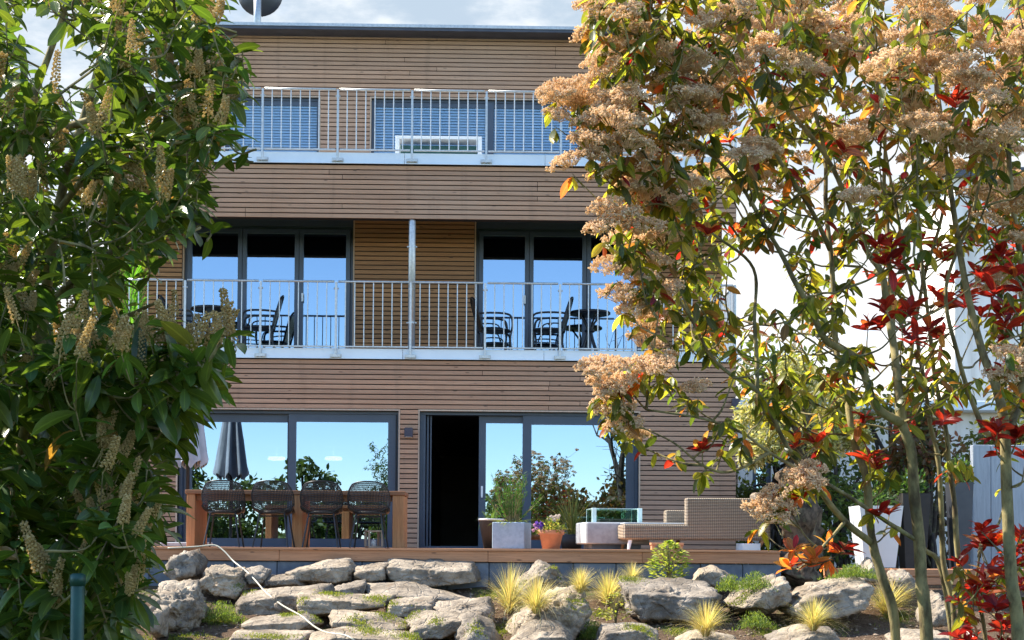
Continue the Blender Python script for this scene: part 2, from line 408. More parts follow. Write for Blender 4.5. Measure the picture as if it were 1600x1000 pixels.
# ------------------------------------------------------------------ ground
def gh(x, y):
    if y < 9: h = -1.62
    elif y < 16.8: h = -0.47-(16.8-y)*0.225
    else: h = -0.47
    if y < 12: h = max(h, -1.62)
    if 9 < y < 17 and abs(x) < 9:
        h += 0.05*noise.noise(Vector((x*1.3, y*1.3, 0)))+0.02*noise.noise(Vector((x*5, y*5, 3)))
    return h
def build_ground():
    xs = [-600,-200,-60,-25,-14]+[i*0.1-9 for i in range(181)]+[14,25,60,200,600]
    ys = [-500,-150,-50,-20,-8,0,4,7,9,10,11,12,12.6]+[13+i*0.08 for i in range(52)]+[17.4,18.5,21,25,33,50,120,300,900]
    v = [(x, y, gh(x, y)) for y in ys for x in xs]; n = len(xs)
    f = [(j*n+i, j*n+i+1, (j+1)*n+i+1, (j+1)*n+i) for j in range(len(ys)-1) for i in range(n-1)]
    g = MB().add(v, f).build('ground', M_['ground'], smooth=True); tag(g, kind='structure'); return g
GROUND = build_ground()

# ------------------------------------------------------------------ house
YF, YL, YT, YB = 21.0, 22.4, 23.3, 33.0
zf = lambda v, Y=YF: Z(v, Y)
house = thing('apartment_house', 'three storey flat roofed house clad in brown horizontal boards with two balconies', 'house', (X(640,YF,855), YF, 0))
HX = house.location.x
def hb(): return MB()
def hbuild(mb, name, m, parent=None, smooth=False, fix=False):
    # geometry is written in world coordinates; the house empty sits at its own base
    p = parent or house
    o = mb.build(name, m, None, smooth, fix=fix); o.parent = p
    o.matrix_parent_inverse = Matrix.Translation(Vector((-HX, -YF, 0))) if p == house else Matrix.Identity(4)
    return o
x_l, x_r = X(134, YF, 560), X(1150, YF, 600)
zb1b, zb1t, zf1 = zf(637), zf(562), zf(548)          # lower band
zb2b, zb2t, zf2 = zf(342), zf(258), zf(243)          # upper band
ub = bpy.data.meshes.new('board')
_b = MB(); _b.add([(-.5,.0,-.5),(.5,.0,-.5),(.5,1,-.5),(-.5,1,-.5),(-.5,-.18,.42),(.5,-.18,.42),(.5,1,.5),(-.5,1,.5)], [(0,3,2,1),(4,5,6,7),(0,1,5,4),(1,2,6,5),(2,3,7,6),(3,0,4,7)])
BOARD = {'clad': _b.mesh('board', M_['clad']), 'clad_in': _b.mesh('board', M_['clad_in'])}
PITCH_B = 0.0735
RB = random.Random(5)
def clad(wall, x0, x1, z0, z1, Y, opens=(), m='clad', joints=None):
    n = round((z1-z0)/PITCH_B); p = (z1-z0)/n
    seams = [RB.uniform(x0+.6, x1-.6) for _ in range(6)]
    if joints: seams = joints
    for i in range(n):
        zc = z0+(i+.5)*p; segs = [(x0, x1)]
        for (a, b, c, d) in opens:
            if c-.02 < zc < d+.02:
                segs = [q for (s, e) in segs for q in ((s, min(e, a)), (max(s, b), e)) if q[1]-q[0] > .03]
        out = []
        for s, e in segs:
            if e-s > 3.2:
                j = RB.choice([q for q in seams if s+.4 < q < e-.4] or [(s+e)/2])
                out += [(s, j-.004), (j+.004, e)]
            else: out.append((s, e))
        for s, e in out:
            o = link('board', BOARD[m], wall)
            o.matrix_basis = Matrix.Translation(Vector(((s+e)/2, Y+RB.uniform(-.0015,.0015), zc))) @ Matrix.Diagonal((e-s, .024, p-.0130, 1))
def wall_with(opens, x0, x1, z0, z1, ya, yb, m='backing'):
    b = hb(); cuts = sorted(opens)
    cx = x0
    for (a, c, zl, zh) in cuts:
        b.box(cx, a, ya, yb, z0, z1)
        if zl > z0+.01: b.box(a, c, ya, yb, z0, zl)
        if zh < z1-.01: b.box(a, c, ya, yb, zh, z1)
        cx = c
    b.box(cx, x1, ya, yb, z0, z1)
    return hbuild(b, 'wall', M_[m])
def trim_around(parent, a, b, zl, zh, y0, y1, t=.022, top=True):
    for p, q in ((a-t, a), (b, b+t)): hbuild(hb().box(p, q, y0, y1, zl, zh+(t if top else 0)), 'reveal_trim', M_['trim'], parent)
    if top: hbuild(hb().box(a+.0005, b-.0005, y0, y1, zh, zh+t), 'reveal_trim', M_['trim'], parent)

# ground storey
gw = [(X(277,YF,750), X(622,YF,750), 0.0, zf(642)), (X(655,YF,750), X(998,YF,750), 0.0, zf(642))]
w0 = wall_with(gw, x_l, x_r, -.5, zb1t, YF+.026, YF+.24)
clad(w0, x_l, x_r, 0.0, zb1t-.004, YF, [(a-.024, b+.024, c-.1, d+.026) for a, b, c, d in gw])
for a, b, c, d in gw: trim_around(w0, a, b, c, d, YF-.006, YF+.10)
# loggia storey; its ceiling lies higher than the lower edge of the band in front
zso = Z(343, YL)
x_lr = X(1128, YL, 450)
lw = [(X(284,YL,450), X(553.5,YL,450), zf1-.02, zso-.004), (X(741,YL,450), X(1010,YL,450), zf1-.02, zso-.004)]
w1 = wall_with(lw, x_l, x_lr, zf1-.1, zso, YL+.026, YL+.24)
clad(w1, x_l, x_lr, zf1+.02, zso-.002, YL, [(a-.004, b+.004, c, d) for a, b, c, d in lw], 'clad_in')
for a, b, c, d in lw: trim_around(w1, a+.024, b-.024, c, d, YL+.03, YL+.12, top=False)
# upper band
w2 = hbuild(hb().box(x_l, x_r, YF+.026, YF+.2, zb2b+.012, zb2t), 'wall', M_['backing'])
clad(w2, x_l, x_r, zb2b, zb2t-.004, YF)
# top storey
xt_l, xt_r = X(288,YT,150), X(997,YT,150)
zt0, zt1 = zf2-.05, Z(48, YT)
tw = [(X(352,YT,200), X(498.5,YT,200), zt0, Z(154,YT)), (X(580,YT,200), X(908,YT,200), zt0, Z(154,YT))]
w3 = wall_with(tw, xt_l, xt_r, zt0, zt1, YT+.026, YT+.24)
clad(w3, xt_l, xt_r, zt0+.06, zt1-.01, YT, [(a-.024, b+.024, c, d+.02) for a, b, c, d in tw])
for a, b, c, d in tw: trim_around(w3, a, b, c, d, YT-.005, YT+.08)
# slabs, outer shell, roof
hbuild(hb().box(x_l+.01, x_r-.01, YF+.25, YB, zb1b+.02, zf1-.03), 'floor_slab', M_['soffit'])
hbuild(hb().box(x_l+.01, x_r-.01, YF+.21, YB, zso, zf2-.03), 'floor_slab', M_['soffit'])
hbuild(hb().box(x_l+.01, x_r-.01, YF+.25, YB, -.5, -.012), 'floor_slab', M_['inside'])
sh = hb()
for a, b, z0, z1, y0 in ((x_l, x_l+.2, -.5, zb1b+.02, YF+.242), (x_r-.2, x_r, -.5, zb1b+.02, YF+.242), (x_l, x_l+.2, zf1-.03, zso, YL+.242), (x_lr-.2, x_lr, zf1-.03, zso, YL+.242), (xt_l, xt_l+.2, zt0, zt1, YT+.242), (xt_r-.2, xt_r, zt0, zt1, YT+.242)):
    sh.box(a, b, y0, YB-.25, z0, z1)
sh.box(x_l, x_r, YB-.25, YB, -.5, zt0); sh.box(xt_l, xt_r, YB-.25, YB, zt0, zt1)
for z0, z1, yy in ((0, zb1b, YF), (zf1, zso, YL), (zf2, zt1, YT)): sh.box(HX-.1, HX+.1, yy+.245, YB-.25, z0, z1-.01)
hbuild(sh, 'side_wall', M_['inside'])
cl = hb()
for i in range(2):
    xx = x_l-.012 if i == 0 else x_r+.002
    for k in range(40): cl.box(xx, xx+.010, YF+.26, YB, k*.0735, k*.0735+.06)
cl.box(x_l-.002, x_l-.0005, YF+.25, YB, 0, zb1b); cl.box(x_r+.0005, x_r+.0015, YF+.25, YB, 0, zb1b)
tag(hbuild(cl, 'side_cladding', M_['clad']), kind='stuff')
zr0, zr1 = Z(47.5, YT-.4), Z(38.5, YT-.4)
hbuild(hb().box(xt_l-.05, xt_r+.03, YT-.32, YB, zr0+.02, zr1-.03), 'roof', M_['roofedge'])
hbuild(hb().box(xt_l-.08, xt_r+.06, YT-.40, YT-.34, zr0, zr1-.05), 'roof_edge', M_['roofedge'])
hbuild(hb().box(xt_l-.09, xt_r+.07, YT-.42, YT-.33, zr1-.0495, zr1), 'edge_cap', M_['galv'])
hbuild(hb().bbox(X(972,24,30), X(1001,24,30), 24, 24.5, Z(50,24), Z(27,24), .02), 'roof_vent', M_['roofedge'])
# balcony edges: folded metal flashings in lengths
for zt_, zb_ in ((zf(546), zf(562)), (zf(241), zf(258))):
    xs = [x_l-.02, X(330,YF), X(630,YF), X(850,YF), x_r+.02]
    for a, b in zip(xs, xs[1:]):
        q = hb(); q.box(a+.003, b-.003, YF-.05, YF-.046, zb_, zt_); q.box(a+.003, b-.003, YF-.046, YF+.25, zt_-.006, zt_); q.box(a+.003, b-.003, YF-.062, YF-.05, zb_, zb_+.012)
        hbuild(q, 'edge_flashing', M_['fascia'])
hbuild(hb().box(x_l+.02, x_r-.02, YF+.251, YL+.02, zf1-.03, zf1-.006), 'balcony_floor', M_['concrete'])
hbuild(hb().box(x_l+.02, x_r-.02, YF+.251, YT+.02, zf2-.03, zf2-.004), 'balcony_floor', M_['concrete'])

# windows
def sash(q, a, b, zl, zh, y0, y1, t, tb=None):
    tb = tb or t
    q.box(a, a+t, y0, y1, zl, zh); q.box(b-t, b, y0, y1, zl, zh)
    q.box(a+t+.0004, b-t-.0004, y0, y1, zl, zl+tb); q.box(a+t+.0004, b-t-.0004, y0, y1, zh-t, zh)
def pane(win, a, b, zl, zh, y):
    hbuild(hb().box(a-.012, b+.012, y, y+.02, zl-.012, zh+.012), 'pane', M_['glass'], win)
def handle(win, x, z, y, h=.13, m='white'):
    q = hb(); q.bbox(x-.016, x+.016, y-.012, y, z-h/2, z+h/2, .004); q.bbox(x-.011, x+.011, y-.045, y-.012, z+h*.1, z+h*.35, .003)
    q.bbox(x-.012, x+.012, y-.058, y-.045, z-h*.6, z+h*.36, .004); hbuild(q, 'handle', M_[m], win)
def window3(op, us, hu):
    a, b, zl, zh = op; a += .026; b -= .026
    y = YL+.06; q = hb()
    edges = [X(u, YL, 450) for u in us]
    zt = Z(354, YL)
    sash(q, a, b, zl, zt, y+.05, y+.12, .045)
    q.box(a, b, y+.03, y+.10, zt+.002, zh)                      # shutter box
    lo = [a]+edges+[b]
    for i in range(3): sash(q, lo[i]+.05 if i == 0 else lo[i]+.004, lo[i+1]-.004 if i < 2 else lo[i+1]-.05, zl+.05, zt-.05, y, y+.07, .066, .08)
    w = hbuild(q, 'window', M_['frame'], house)
    for i in range(3):
        s = (lo[i]+.05 if i == 0 else lo[i]+.004)+.066; e = (lo[i+1]-.004 if i < 2 else lo[i+1]-.05)-.066
        pane(w, s, e, zl+.13, zt-.116, y+.03)
    handle(w, X(hu, YL, 465), Z(465, YL), y-.001)
    return w
window3(lw[0], (377, 466), 472)
window3(lw[1], (827, 917), 820)
# ground-floor sliding doors
def slider_left():
    a, b, zl, zh = gw[0]; y = YF+.09; q = hb()
    sash(q, a, b, zl, zh, y+.02, y+.22, .045, .03)
    m = X(455.5,YF,750)
    sash(q, a+.048, m+.072, zl+.03, zh-.048, y+.125, y+.18, .12, .10)
    sash(q, m-.07, b-.048, zl+.03, zh-.048, y+.04, y+.10, .115, .10)
    w = hbuild(q, 'window', M_['frame'], house)
    pane(w, a+.168, m-.048, zl+.13, zh-.168, y+.145); pane(w, m+.045, b-.163, zl+.13, zh-.163, y+.06)
    g = hb(); g.box(b-.046, b-.03, y-.01, y+.018, zl+.03, zh-.05); g.box(m-.086, m-.072, y+.05, y+.09, zl+.03, zh-.05)
    hbuild(g, 'guide_rail', M_['gasket'], w)
def slider_right():
    a, b, zl, zh = gw[1]; y = YF+.09; q = hb()
    sash(q, a, b, zl, zh, y+.02, y+.22, .045, .03)
    s0, m = X(748,YF,750), X(824.5,YF,750)
    sash(q, s0, m+.07, zl+.03, zh-.048, y+.125, y+.18, .105, .10)
    sash(q, m-.072, b-.048, zl+.03, zh-.048, y+.04, y+.10, .13, .10)
    q.box(a+.047, a+.085, y+.03, y+.10, zl+.03, zh-.048); q.box(a+.10, a+.13, y+.12, y+.2, zl+.03, zh-.048); q.box(a+.15, a+.17, y+.15, y+.21, zl+.03, zh-.048)
    w = hbuild(q, 'window', M_['frame'], house)
    pane(w, s0+.105, m-.072, zl+.13, zh-.153, y+.145); pane(w, m+.058, b-.178, zl+.13, zh-.178, y+.06)
    handle(w, X(753,YF,768), Z(766,YF), y+.124, .16)
slider_left(); slider_right()
def blinded(op, bays, divs):
    a, b, zl, zh = op; y = YT+.06; q = hb()
    sash(q, a, b, zl, zh, y, y+.14, .04)
    for d0, d1 in divs: q.box(d0, d1, y-.005, y+.14, zl, zh-.041)
    q.box(a+.041, b-.041, y+.02, y+.12, zh-.12, zh-.042)
    w = hbuild(q, 'window', M_['frame'], house)
    for s, e in bays:
        k = hb(); z = zl+.05
        while z < zh-.13:
            k.add([(s,y+.075,z+.047),(e,y+.075,z+.047),(e,y+.05,z+.040),(s,y+.05,z+.040),(s,y+.028,z+.010),(e,y+.028,z+.010),(e,y+.022,z-.006),(s,y+.022,z-.006)], [(0,1,2,3),(3,2,5,4),(4,5,6,7)])
            z += .0465
        k.box(s, e, y+.08, y+.09, zl+.02, zh-.1)
        tag(hbuild(k, 'blind', M_['blind'], w), kind='stuff')
    return w
a, b, c, d = tw[0]; blinded(tw[0], [(a+.045, b-.045)], [])
a, b, c, d = tw[1]; d0, d1 = X(760,YT,200), X(771,YT,200); blinded(tw[1], [(a+.045, d0-.004), (d1+.004, b-.045)], [(d0, d1)])
# interior ceiling lights of the left room
def emis():
    k = NT('lamp_glow'); e = k.n('ShaderNodeEmission'); e.inputs[0].default_value = (1,.92,.8,1); e.inputs[1].default_value = 5; return k.done(e.outputs[0])
M_['lampglow'] = emis()
for i, (u, lab) in enumerate(((432, 'left one of two small round ceiling lamps glowing behind the ground floor glass'), (521, 'right one of two small round ceiling lamps glowing behind the ground floor glass'))):
    p = U(u, 719, 30); t = thing('ceiling_lamp', lab, 'lamp', (p.x, 30, zb1b+.02), 0, 'ceiling lamps inside the left room')
    MB().lathe([(.012, 0), (.012, p.z-zb1b+.06)], 8).build('stem', M_['white'], t)
    MB().lathe([(.17, p.z-zb1b-.02), (.19, p.z-zb1b), (.17, p.z-zb1b+.05), (.04, p.z-zb1b+.06)], 20).build('lamp_shade', M_['lampglow'], t)

# ------------------------------------------------------------------ railings
UC = MB().lathe([(1,0),(1,1)], 8).mesh('baluster', M_['galv'], True)
UBX = MB().box(-.5,.5,-.5,.5,0,1).mesh('post', M_['galv'])
postu = [172.5, 289, 407, 525, 641.5, 758, 875, 993, 1110]
PXS = [X(u, YF-.08, 500) for u in postu]
def rail(name, label, vtop, vbot, zfl, ztop_f, xl, xr, yback):
    y = YF-.09; zt, zb = Z(vtop, y), Z(vbot, y)
    r = thing(name, label, 'railing', (HX, y, zfl), 0, 'balcony railings of the house')
    def put(nm, me, x, yy, z, sx, sy, sz):
        return link(nm, me, r, Matrix.Translation(Vector((x-HX, yy-y, z-zfl))) @ Matrix.Diagonal((sx, sy, sz, 1)))
    xs = [xl]+PXS+[xr]
    for i, x in enumerate(xs):
        p = put('post', UBX, x, y, zfl-.12, .032, .028, zt-zfl+.115)
        q = MB()
        for s in (-1, 1): q.box(x+s*.055-.03-HX, x+s*.055+.03-HX, .012, .042, -.125, -.065); q.tube([(x+s*.055-HX, -.012, -.095), (x+s*.055-HX, .02, -.095)], .014, 8)
        q.box(x-.075-HX, x+.075-HX, -.016, -.0145, -.115, -.075)
        k = q.build('bracket', M_['galv'], p); k.matrix_parent_inverse = p.matrix_basis.inverted()
        k2 = MB().tube([(x-.035-HX, 0, zt-zfl-.105), (x+.035-HX, 0, zt-zfl-.105)], .014, 8).build('clamp', M_['galv'], p); k2.matrix_parent_inverse = p.matrix_basis.inverted()
    for a, b in zip(xs, xs[1:]):
        if b-a < .25:
            hr = MB().tube([(a-HX,0,zt-zfl),(b-HX,0,zt-zfl)], .016, 8).build('handrail', M_['galv'], r); continue
        MB().tube([(a+.03-HX,0,zt-zfl),(b-.03-HX,0,zt-zfl)], .017, 8).build('handrail', M_['galv'], r, True)
        MB().bbox(a+.03-HX, b-.03-HX, -.014, .014, zb-zfl-.011, zb-zfl+.011, .003).build('bottom_rail', M_['galv'], r)
        for j in range(1, 8): put('baluster', UC, a+(b-a)*j/8, y, zb, .0085, .0085, zt-zb)
    for x in (xl, xr):                                     # returns to the wall
        MB().tube([(x-HX,0,zt-zfl),(x-HX,yback-y,zt-zfl)], .016, 8).build('handrail', M_['galv'], r)
        MB().tube([(x-HX,0,zb-zfl),(x-HX,yback-y,zb-zfl)], .012, 6).build('bottom_rail', M_['galv'], r)
        n = int((yback-y)/.14)
        for j in range(1, n+1): put('baluster', UC, x, y+j*.135, zb, .0085, .0085, zt-zb)
rail('balcony_railing', 'galvanised bar railing of the first floor balcony in front of the garden chairs', 441, 542.5, zf1, 0, X(138,YF), X(1147,YF), YL)
rail('balcony_railing', 'galvanised bar railing of the top terrace in front of the closed blinds', 141, 235, zf2, 0, X(138,YF), X(1147,YF), YT)

# drain pipe between the two halves
px = X(643, YF-.02, 450)
t = thing('drain_pipe', 'pale galvanised drain pipe with two clamps standing in the middle of the first floor balcony', 'pipe', (px, YF+.06, zf1-.004))
zp = zb2b-zf1
MB().lathe([(.052, 0), (.052, zp-.02), (.044, zp+.004)], 20).build('pipe', M_['galv'], t, True)
for v in (384, 503):
    z = Z(v, YF)-zf1; q = MB().lathe([(.058, z-.014), (.058, z+.014)], 20)
    for s in (-1, 1): q.bbox(s*.056-.016, s*.056+.016, -.012, .012, z-.012, z+.012, .003); q.tube([(s*.07, -.02, z), (s*.07, .02, z)], .008, 6)
    q.build('clamp', M_['galv'], t)

# satellite dish on the roof
sp = U(402, 40, 24.2)
t = thing('satellite_dish', 'dark round satellite dish on a steel mast on the flat roof', 'satellite dish', (sp.x, 24.2, zr1-.05))
k = 24.2/F; zc = Z(-17, 24.2)-zr1+.05
MB().tube([(0,0,0),(0,0,zc+.1)], .065, 14).build('mast', M_['galv'], t, True)
bowl = MB(); v = []; f = []; n = 28; rr = 36*k
for j in range(7):
    for i in range(n):
        a = 2*PI*i/n; r = rr*j/6; v.append((r*math.cos(a), .12+.16*(1-(j/6)**2)*-1+.16, zc+r*math.sin(a)*1.03))
f = [(j*n+i, j*n+(i+1)%n, (j+1)*n+(i+1)%n, (j+1)*n+i) for j in range(6) for i in range(n)]
v2 = [(x, y+.02, z) for x, y, z in v]
bowl.add(v, f); bowl.add(v2, [q[::-1] for q in f]); e = 6*n
bowl.f += [(e+i, e+(i+1)%n, e+7*n+(i+1)%n, e+7*n+i) for i in range(n)]
bowl.build('dish', M_['roofedge'], t, True)
MB().tube([(0,.2,zc-.2),(0,.55,zc-.30),(0,.8,zc-.02)], .015, 6).build('feed_arm', M_['roofedge'], t)
q = MB(); q.tube([(-.04,0,.35),(-.42,.05,.03)], .016, 6); q.tube([(.04,0,.35),(.36,.05,.03)], .016, 6); q.build('strut', M_['roofedge'], t)

# wall lamps
for u, v, w, lab in ((639, 676, 13, 'small dark cube wall lamp on the pier between the two sliding doors'), (1148, 630, 12, 'small dark wall lamp at the right hand corner of the house')):
    p = U(u, v, YF); h = w/2*YF/F
    t = thing('wall_lamp', lab, 'lamp', (p.x, YF-.02, p.z), 0, 'cube wall lamps')
    MB().bbox(-h*1.0, h*1.0, -.11, -.012, -h*1.15, h*1.05, .008).build('lamp_body', M_['lampbox'], t)
    MB().box(-h*.7, h*.7, -.012, .018, -h*.8, h*.7).build('wall_plate', M_['gasket'], t)
    MB().box(-h*.75, h*.75, -.10, -.025, -h*1.15-.003, -h*1.15-.0005).build('lens', M_['white'], t)

# ------------------------------------------------------------------ deck and low wall
YD = 16.9
xd0, xd1 = X(150, YD, 857), X(1219, YD, 860)
deck = thing('wooden_deck', 'long orange brown wooden terrace deck along the ground floor doors', 'deck', (0, YD, 0))
seams = [xd0, X(440,YD), X(765,YD), X(1005,YD), xd1]
for a, b in zip(seams, seams[1:]):
    MB().bbox(a+.002, b-.002, 0, .032, Z(877.5,YD), -.028, .004).build('fascia_board', M_['deckwood'], deck)
me = MB().bbox(-.5,.5,-.5,.5,-.5,.5,.02).mesh('deck_board', M_['deckwood'])
n = 29
for i in range(n):
    w = (YF-.01+.02)/1
    yy0 = -.025+i*(YF-YD)/n
    for a, b in ((xd0, X(700+((i*97)%300-150),YD)), (X(700+((i*97)%300-150),YD)+.004, xd1)):
        link('deck_board', me, deck, Matrix.Translation(Vector(((a+b)/2, yy0+.07, -.0135))) @ Matrix.Diagonal((b-a, .135, .027, 1)))
MB().box(xd0+.02, xd1-.02, .06, 4.0, -.13, -.03).build('joist_frame', M_['backing'], deck)
wl = thing('retaining_wall', 'low wall of upright grey concrete slabs under the deck edge', 'wall', (0, YD+.03, -.5))
us = [150, 232, 299, 365, 432, 499, 565, 632, 698, 764, 830, 896, 963, 1029, 1095, 1161, 1222]
for a, b in zip(us, us[1:]):
    xa, xb = X(a,YD,890), X(b,YD,890)
    MB().bbox(xa+.004, xb-.004, random.Random(a).uniform(0,.008), .06, -.25, .5+Z(878.5,YD), .008).build('slab', M_['slab'], wl)
ys = 17.7
sl_ = thing('sleeper_edging', 'weathered timber sleepers edging the raised bed right of the deck', 'edging', (X(1320,ys), ys, -.5))
for j, (z0, z1) in enumerate(((Z(897,ys), Z(884,ys)), (Z(910,ys), Z(897.5,ys)))):
    for a, b in ((1290, 1392), (1392, 1500), (1500, 1640)):
        MB().bbox(X(a,ys)-sl_.location.x+.004, X(b,ys)-sl_.location.x-.004, .01*j, .14, z0+.5+.003, z1+.5, .01).build('sleeper', M_['deckwood'], sl_)
# ------------------------------------------------------------------ leaves and tufts
def leaf_shape(Ln, Wd, curl=.3, fold=.25, wave=.0, tip=1.0, seg=5, seed=0):
    """leaf along +y from the origin, blade facing +z; returns verts, faces, uvs"""
    v = []; uv = []; f = []
    rr = random.Random(seed)
    for i in range(seg+1):
        t = i/seg
        w = Wd/2*(math.sin(PI*min(1, t**1.15*.97+.03))**.68)*(1 if t < 1 else 0)
        if i == 0: w = Wd*.05
        y = Ln*(t-.10*curl*t*t); z = -Ln*curl*.5*t*t
        wv = wave*Ln*math.sin(t*9+rr.random()*3)*.3
        v += [(-w, y, z+w*fold+wv), (0, y, z), (w, y, z+w*fold-wv)]; uv += [(0, t), (.5, t), (1, t)]
    for i in range(seg):
        a = 3*i
        f += [(a, a+1, a+4, a+3), (a+1, a+2, a+5, a+4)]
    return np.array(v), f, uv
class Leaves:
    def __init__(s): s.v = []; s.f = []; s.uv = []; s.c = []; s.n = 0
    def add(s, shape, M, col):
        V, f, uv = shape; R = np.array(M.to_3x3()); t = np.array(M.to_translation())
        s.v.append(V @ R.T + t); s.f += [tuple(i+s.n for i in q) for q in f]; s.uv += uv; s.c += [(*col, 1)]*len(V); s.n += len(V)
    def mesh(s, name, m):
        me = bpy.data.meshes.new(name); me.from_pydata(np.concatenate(s.v).tolist(), [], s.f); me.update()
        ul = me.uv_layers.new(name='UVMap'); li = np.zeros(len(me.loops), dtype=np.int32); me.loops.foreach_get('vertex_index', li)
        ul.data.foreach_set('uv', np.array(s.uv, dtype=np.float32)[li].ravel())
        at = me.attributes.new('col', 'FLOAT_COLOR', 'POINT'); at.data.foreach_set('color', np.array(s.c, dtype=np.float32).ravel())
        me.polygons.foreach_set('use_smooth', [True]*len(me.polygons)); me.materials.append(m); return me
def aim(p, d, up=(0,0,1), roll=0.0, sc=1.0):
    """matrix at p with local +y along d and local +z near up"""
    y = Vector(d).normalized(); u = Vector(up); x = y.cross(u)
    x = x.normalized() if x.length > 1e-4 else y.orthogonal().normalized()
    z = x.cross(y)
    R = Matrix((x, y, z)).transposed() @ Matrix.Rotation(roll, 3, 'Y')
    return Matrix.Translation(Vector(p)) @ (R*sc).to_4x4()
def vary(c, r, a=.25):
    k = 1+r.uniform(-a, a); return (c[0]*k*(1+r.uniform(-.12,.12)), c[1]*k, c[2]*k*(1+r.uniform(-.2,.2)))
def rdir(r, zlo=-1, zhi=1):
    z = r.uniform(zlo, zhi); a = r.uniform(0, 2*PI); q = math.sqrt(max(0, 1-z*z)); return Vector((q*math.cos(a), q*math.sin(a), z))
def tuft_mesh(name, seed, h, spread, n, cols, w=.0045, droop=1.0, m='herb'):
    r = random.Random(seed); lv = Leaves()
    for i in range(n):
        a = r.uniform(0, 2*PI); tilt = abs(r.gauss(0, .42))*spread; ln = h*r.uniform(.6, 1.1)
        d = Vector((math.cos(a), math.sin(a), 0)); b = d*r.uniform(0, .05)*spread
        side = d.cross(Vector((0,0,1)))*w*.5*r.uniform(.6,1.3); V = []; uv = []
        for j in range(6):
            t = j/5; th = tilt*(.45+.9*t*droop)
            c = b+d*ln*t*math.sin(th)+Vector((0,0,ln*t*math.cos(th*.95)-.0))
            k = (1-t**2*.9); V += [tuple(c-side*k), tuple(c+side*k)]; uv += [(.2, t), (.8, t)]
        lv.add((np.array(V), [(2*j, 2*j+1, 2*j+3, 2*j+2) for j in range(5)], uv), Matrix.Identity(4), vary(r.choice(cols), r, .25))
    return lv.mesh(name, M_[m])

# ------------------------------------------------------------------ rocks
import bmesh
def ico(n):
    b = bmesh.new(); bmesh.ops.create_icosphere(b, subdivisions=n, radius=1); v = [q.co.normalized().copy() for q in b.verts]; f = [tuple(x.index for x in q.verts) for q in b.faces]; b.free(); return v, f
ICO5, ICO4 = ico(5), ico(4)
ROCKS = []
def rock(name, label, poly, Y, dep, seed, top=.35, rough=1.0, group='stones of the rock garden', cat='rock'):
    r = random.Random(seed); pts = [U(u, v, Y) for u, v in poly]
    cx = sum(p.x for p in pts)/len(pts); cz = sum(p.z for p in pts)/len(pts); c = Vector((cx, Y+dep*.15, cz))
    pl = []; n = len(pts)
    area = sum(pts[i].x*pts[(i+1)%n].z-pts[(i+1)%n].x*pts[i].z for i in range(n))
    for i in range(n):
        a, b = pts[i], pts[(i+1)%n]; e = b-a
        nn = Vector((e.z, 0, -e.x))*(1 if area > 0 else -1)
        if nn.length < 1e-5: continue
        nn.normalize(); d = (a-c).dot(nn)
        if d < .01: d = .01
        tl = r.uniform(-.22, .05) if nn.z < .4 else -r.uniform(.05, top)      # tops lean back so their faces show and catch the sun
        n2 = (nn+Vector((0, tl, 0))).normalized(); pl.append((n2, d))
    hw = max(p.x for p in pts)-min(p.x for p in pts); hh = max(p.z for p in pts)-min(p.z for p in pts)
    pl.append((Vector((r.uniform(-.25,.25), -1, r.uniform(.0,.35))).normalized(), dep*.55))
    pl.append((Vector((r.uniform(-.5,-.25), -1, r.uniform(-.2,.25))).normalized(), dep*.55+hw*.08))
    pl.append((Vector((r.uniform(.25,.5), -1, r.uniform(-.2,.25))).normalized(), dep*.55+hw*.09))
    pl.append((Vector((0, 1, r.uniform(-.1,.2))).normalized(), dep*.6))
    for _ in range(5):
        q = rdir(r); q.y = -abs(q.y)*.8; q.normalize(); pl.append((q, (abs(q.x)*hw+abs(q.z)*hh)*.5*.93+abs(q.y)*dep*.5))
    if name == 'stone' and hw > 1.6*hh or r.random() < .4:
        zt_ = max(p.z for p in pts)-cz; k = r.uniform(.26, .42)*hh
        nn = Vector((r.uniform(-.08,.08), -k, dep*1.05)).normalized(); pl.append((nn, max(.01, Vector((0, -dep*.5, zt_-k)).dot(nn))))
        nn = Vector((r.uniform(-.12,.12), -1, .12)).normalized(); pl.append((nn, dep*.47))
    big = hw*F/Y > 70; dirs, f = ICO5 if big else ICO4; vs = []
    off = Vector((seed*3.7, seed*1.3, seed*.7)); am = min(hh, hw)*.11*rough
    sc = Vector((hw/2, dep*.55, hh/2))
    for d in dirs:
        q = Vector((d.x*sc.x, d.y*sc.y, d.z*sc.z)).normalized()
        # rounded intersection of the facets
        s = sum(max(0.0, q.dot(nv)/dd)**60 for nv, dd in pl)**(1/60)
        p = q/s
        w = p*3.2/max(.25, hw)**.5+off
        h = noise.fractal(w*1.6, .9, 2.2, 5)*am*1.25+abs(noise.noise(w*4.5))*-am*.9+noise.noise(w*11)*am*.35
        st = math.sin((p.z*1.0+p.x*.12+.05*noise.noise(w*2))*85)*am*.10       # bedding
        vs.append(p+q*(h+st))
    o = MB().add(vs, f).build(name, M_['rock'], None, True)
    o.location = c; tag(o, label, cat, group); ROCKS.append(o); return o
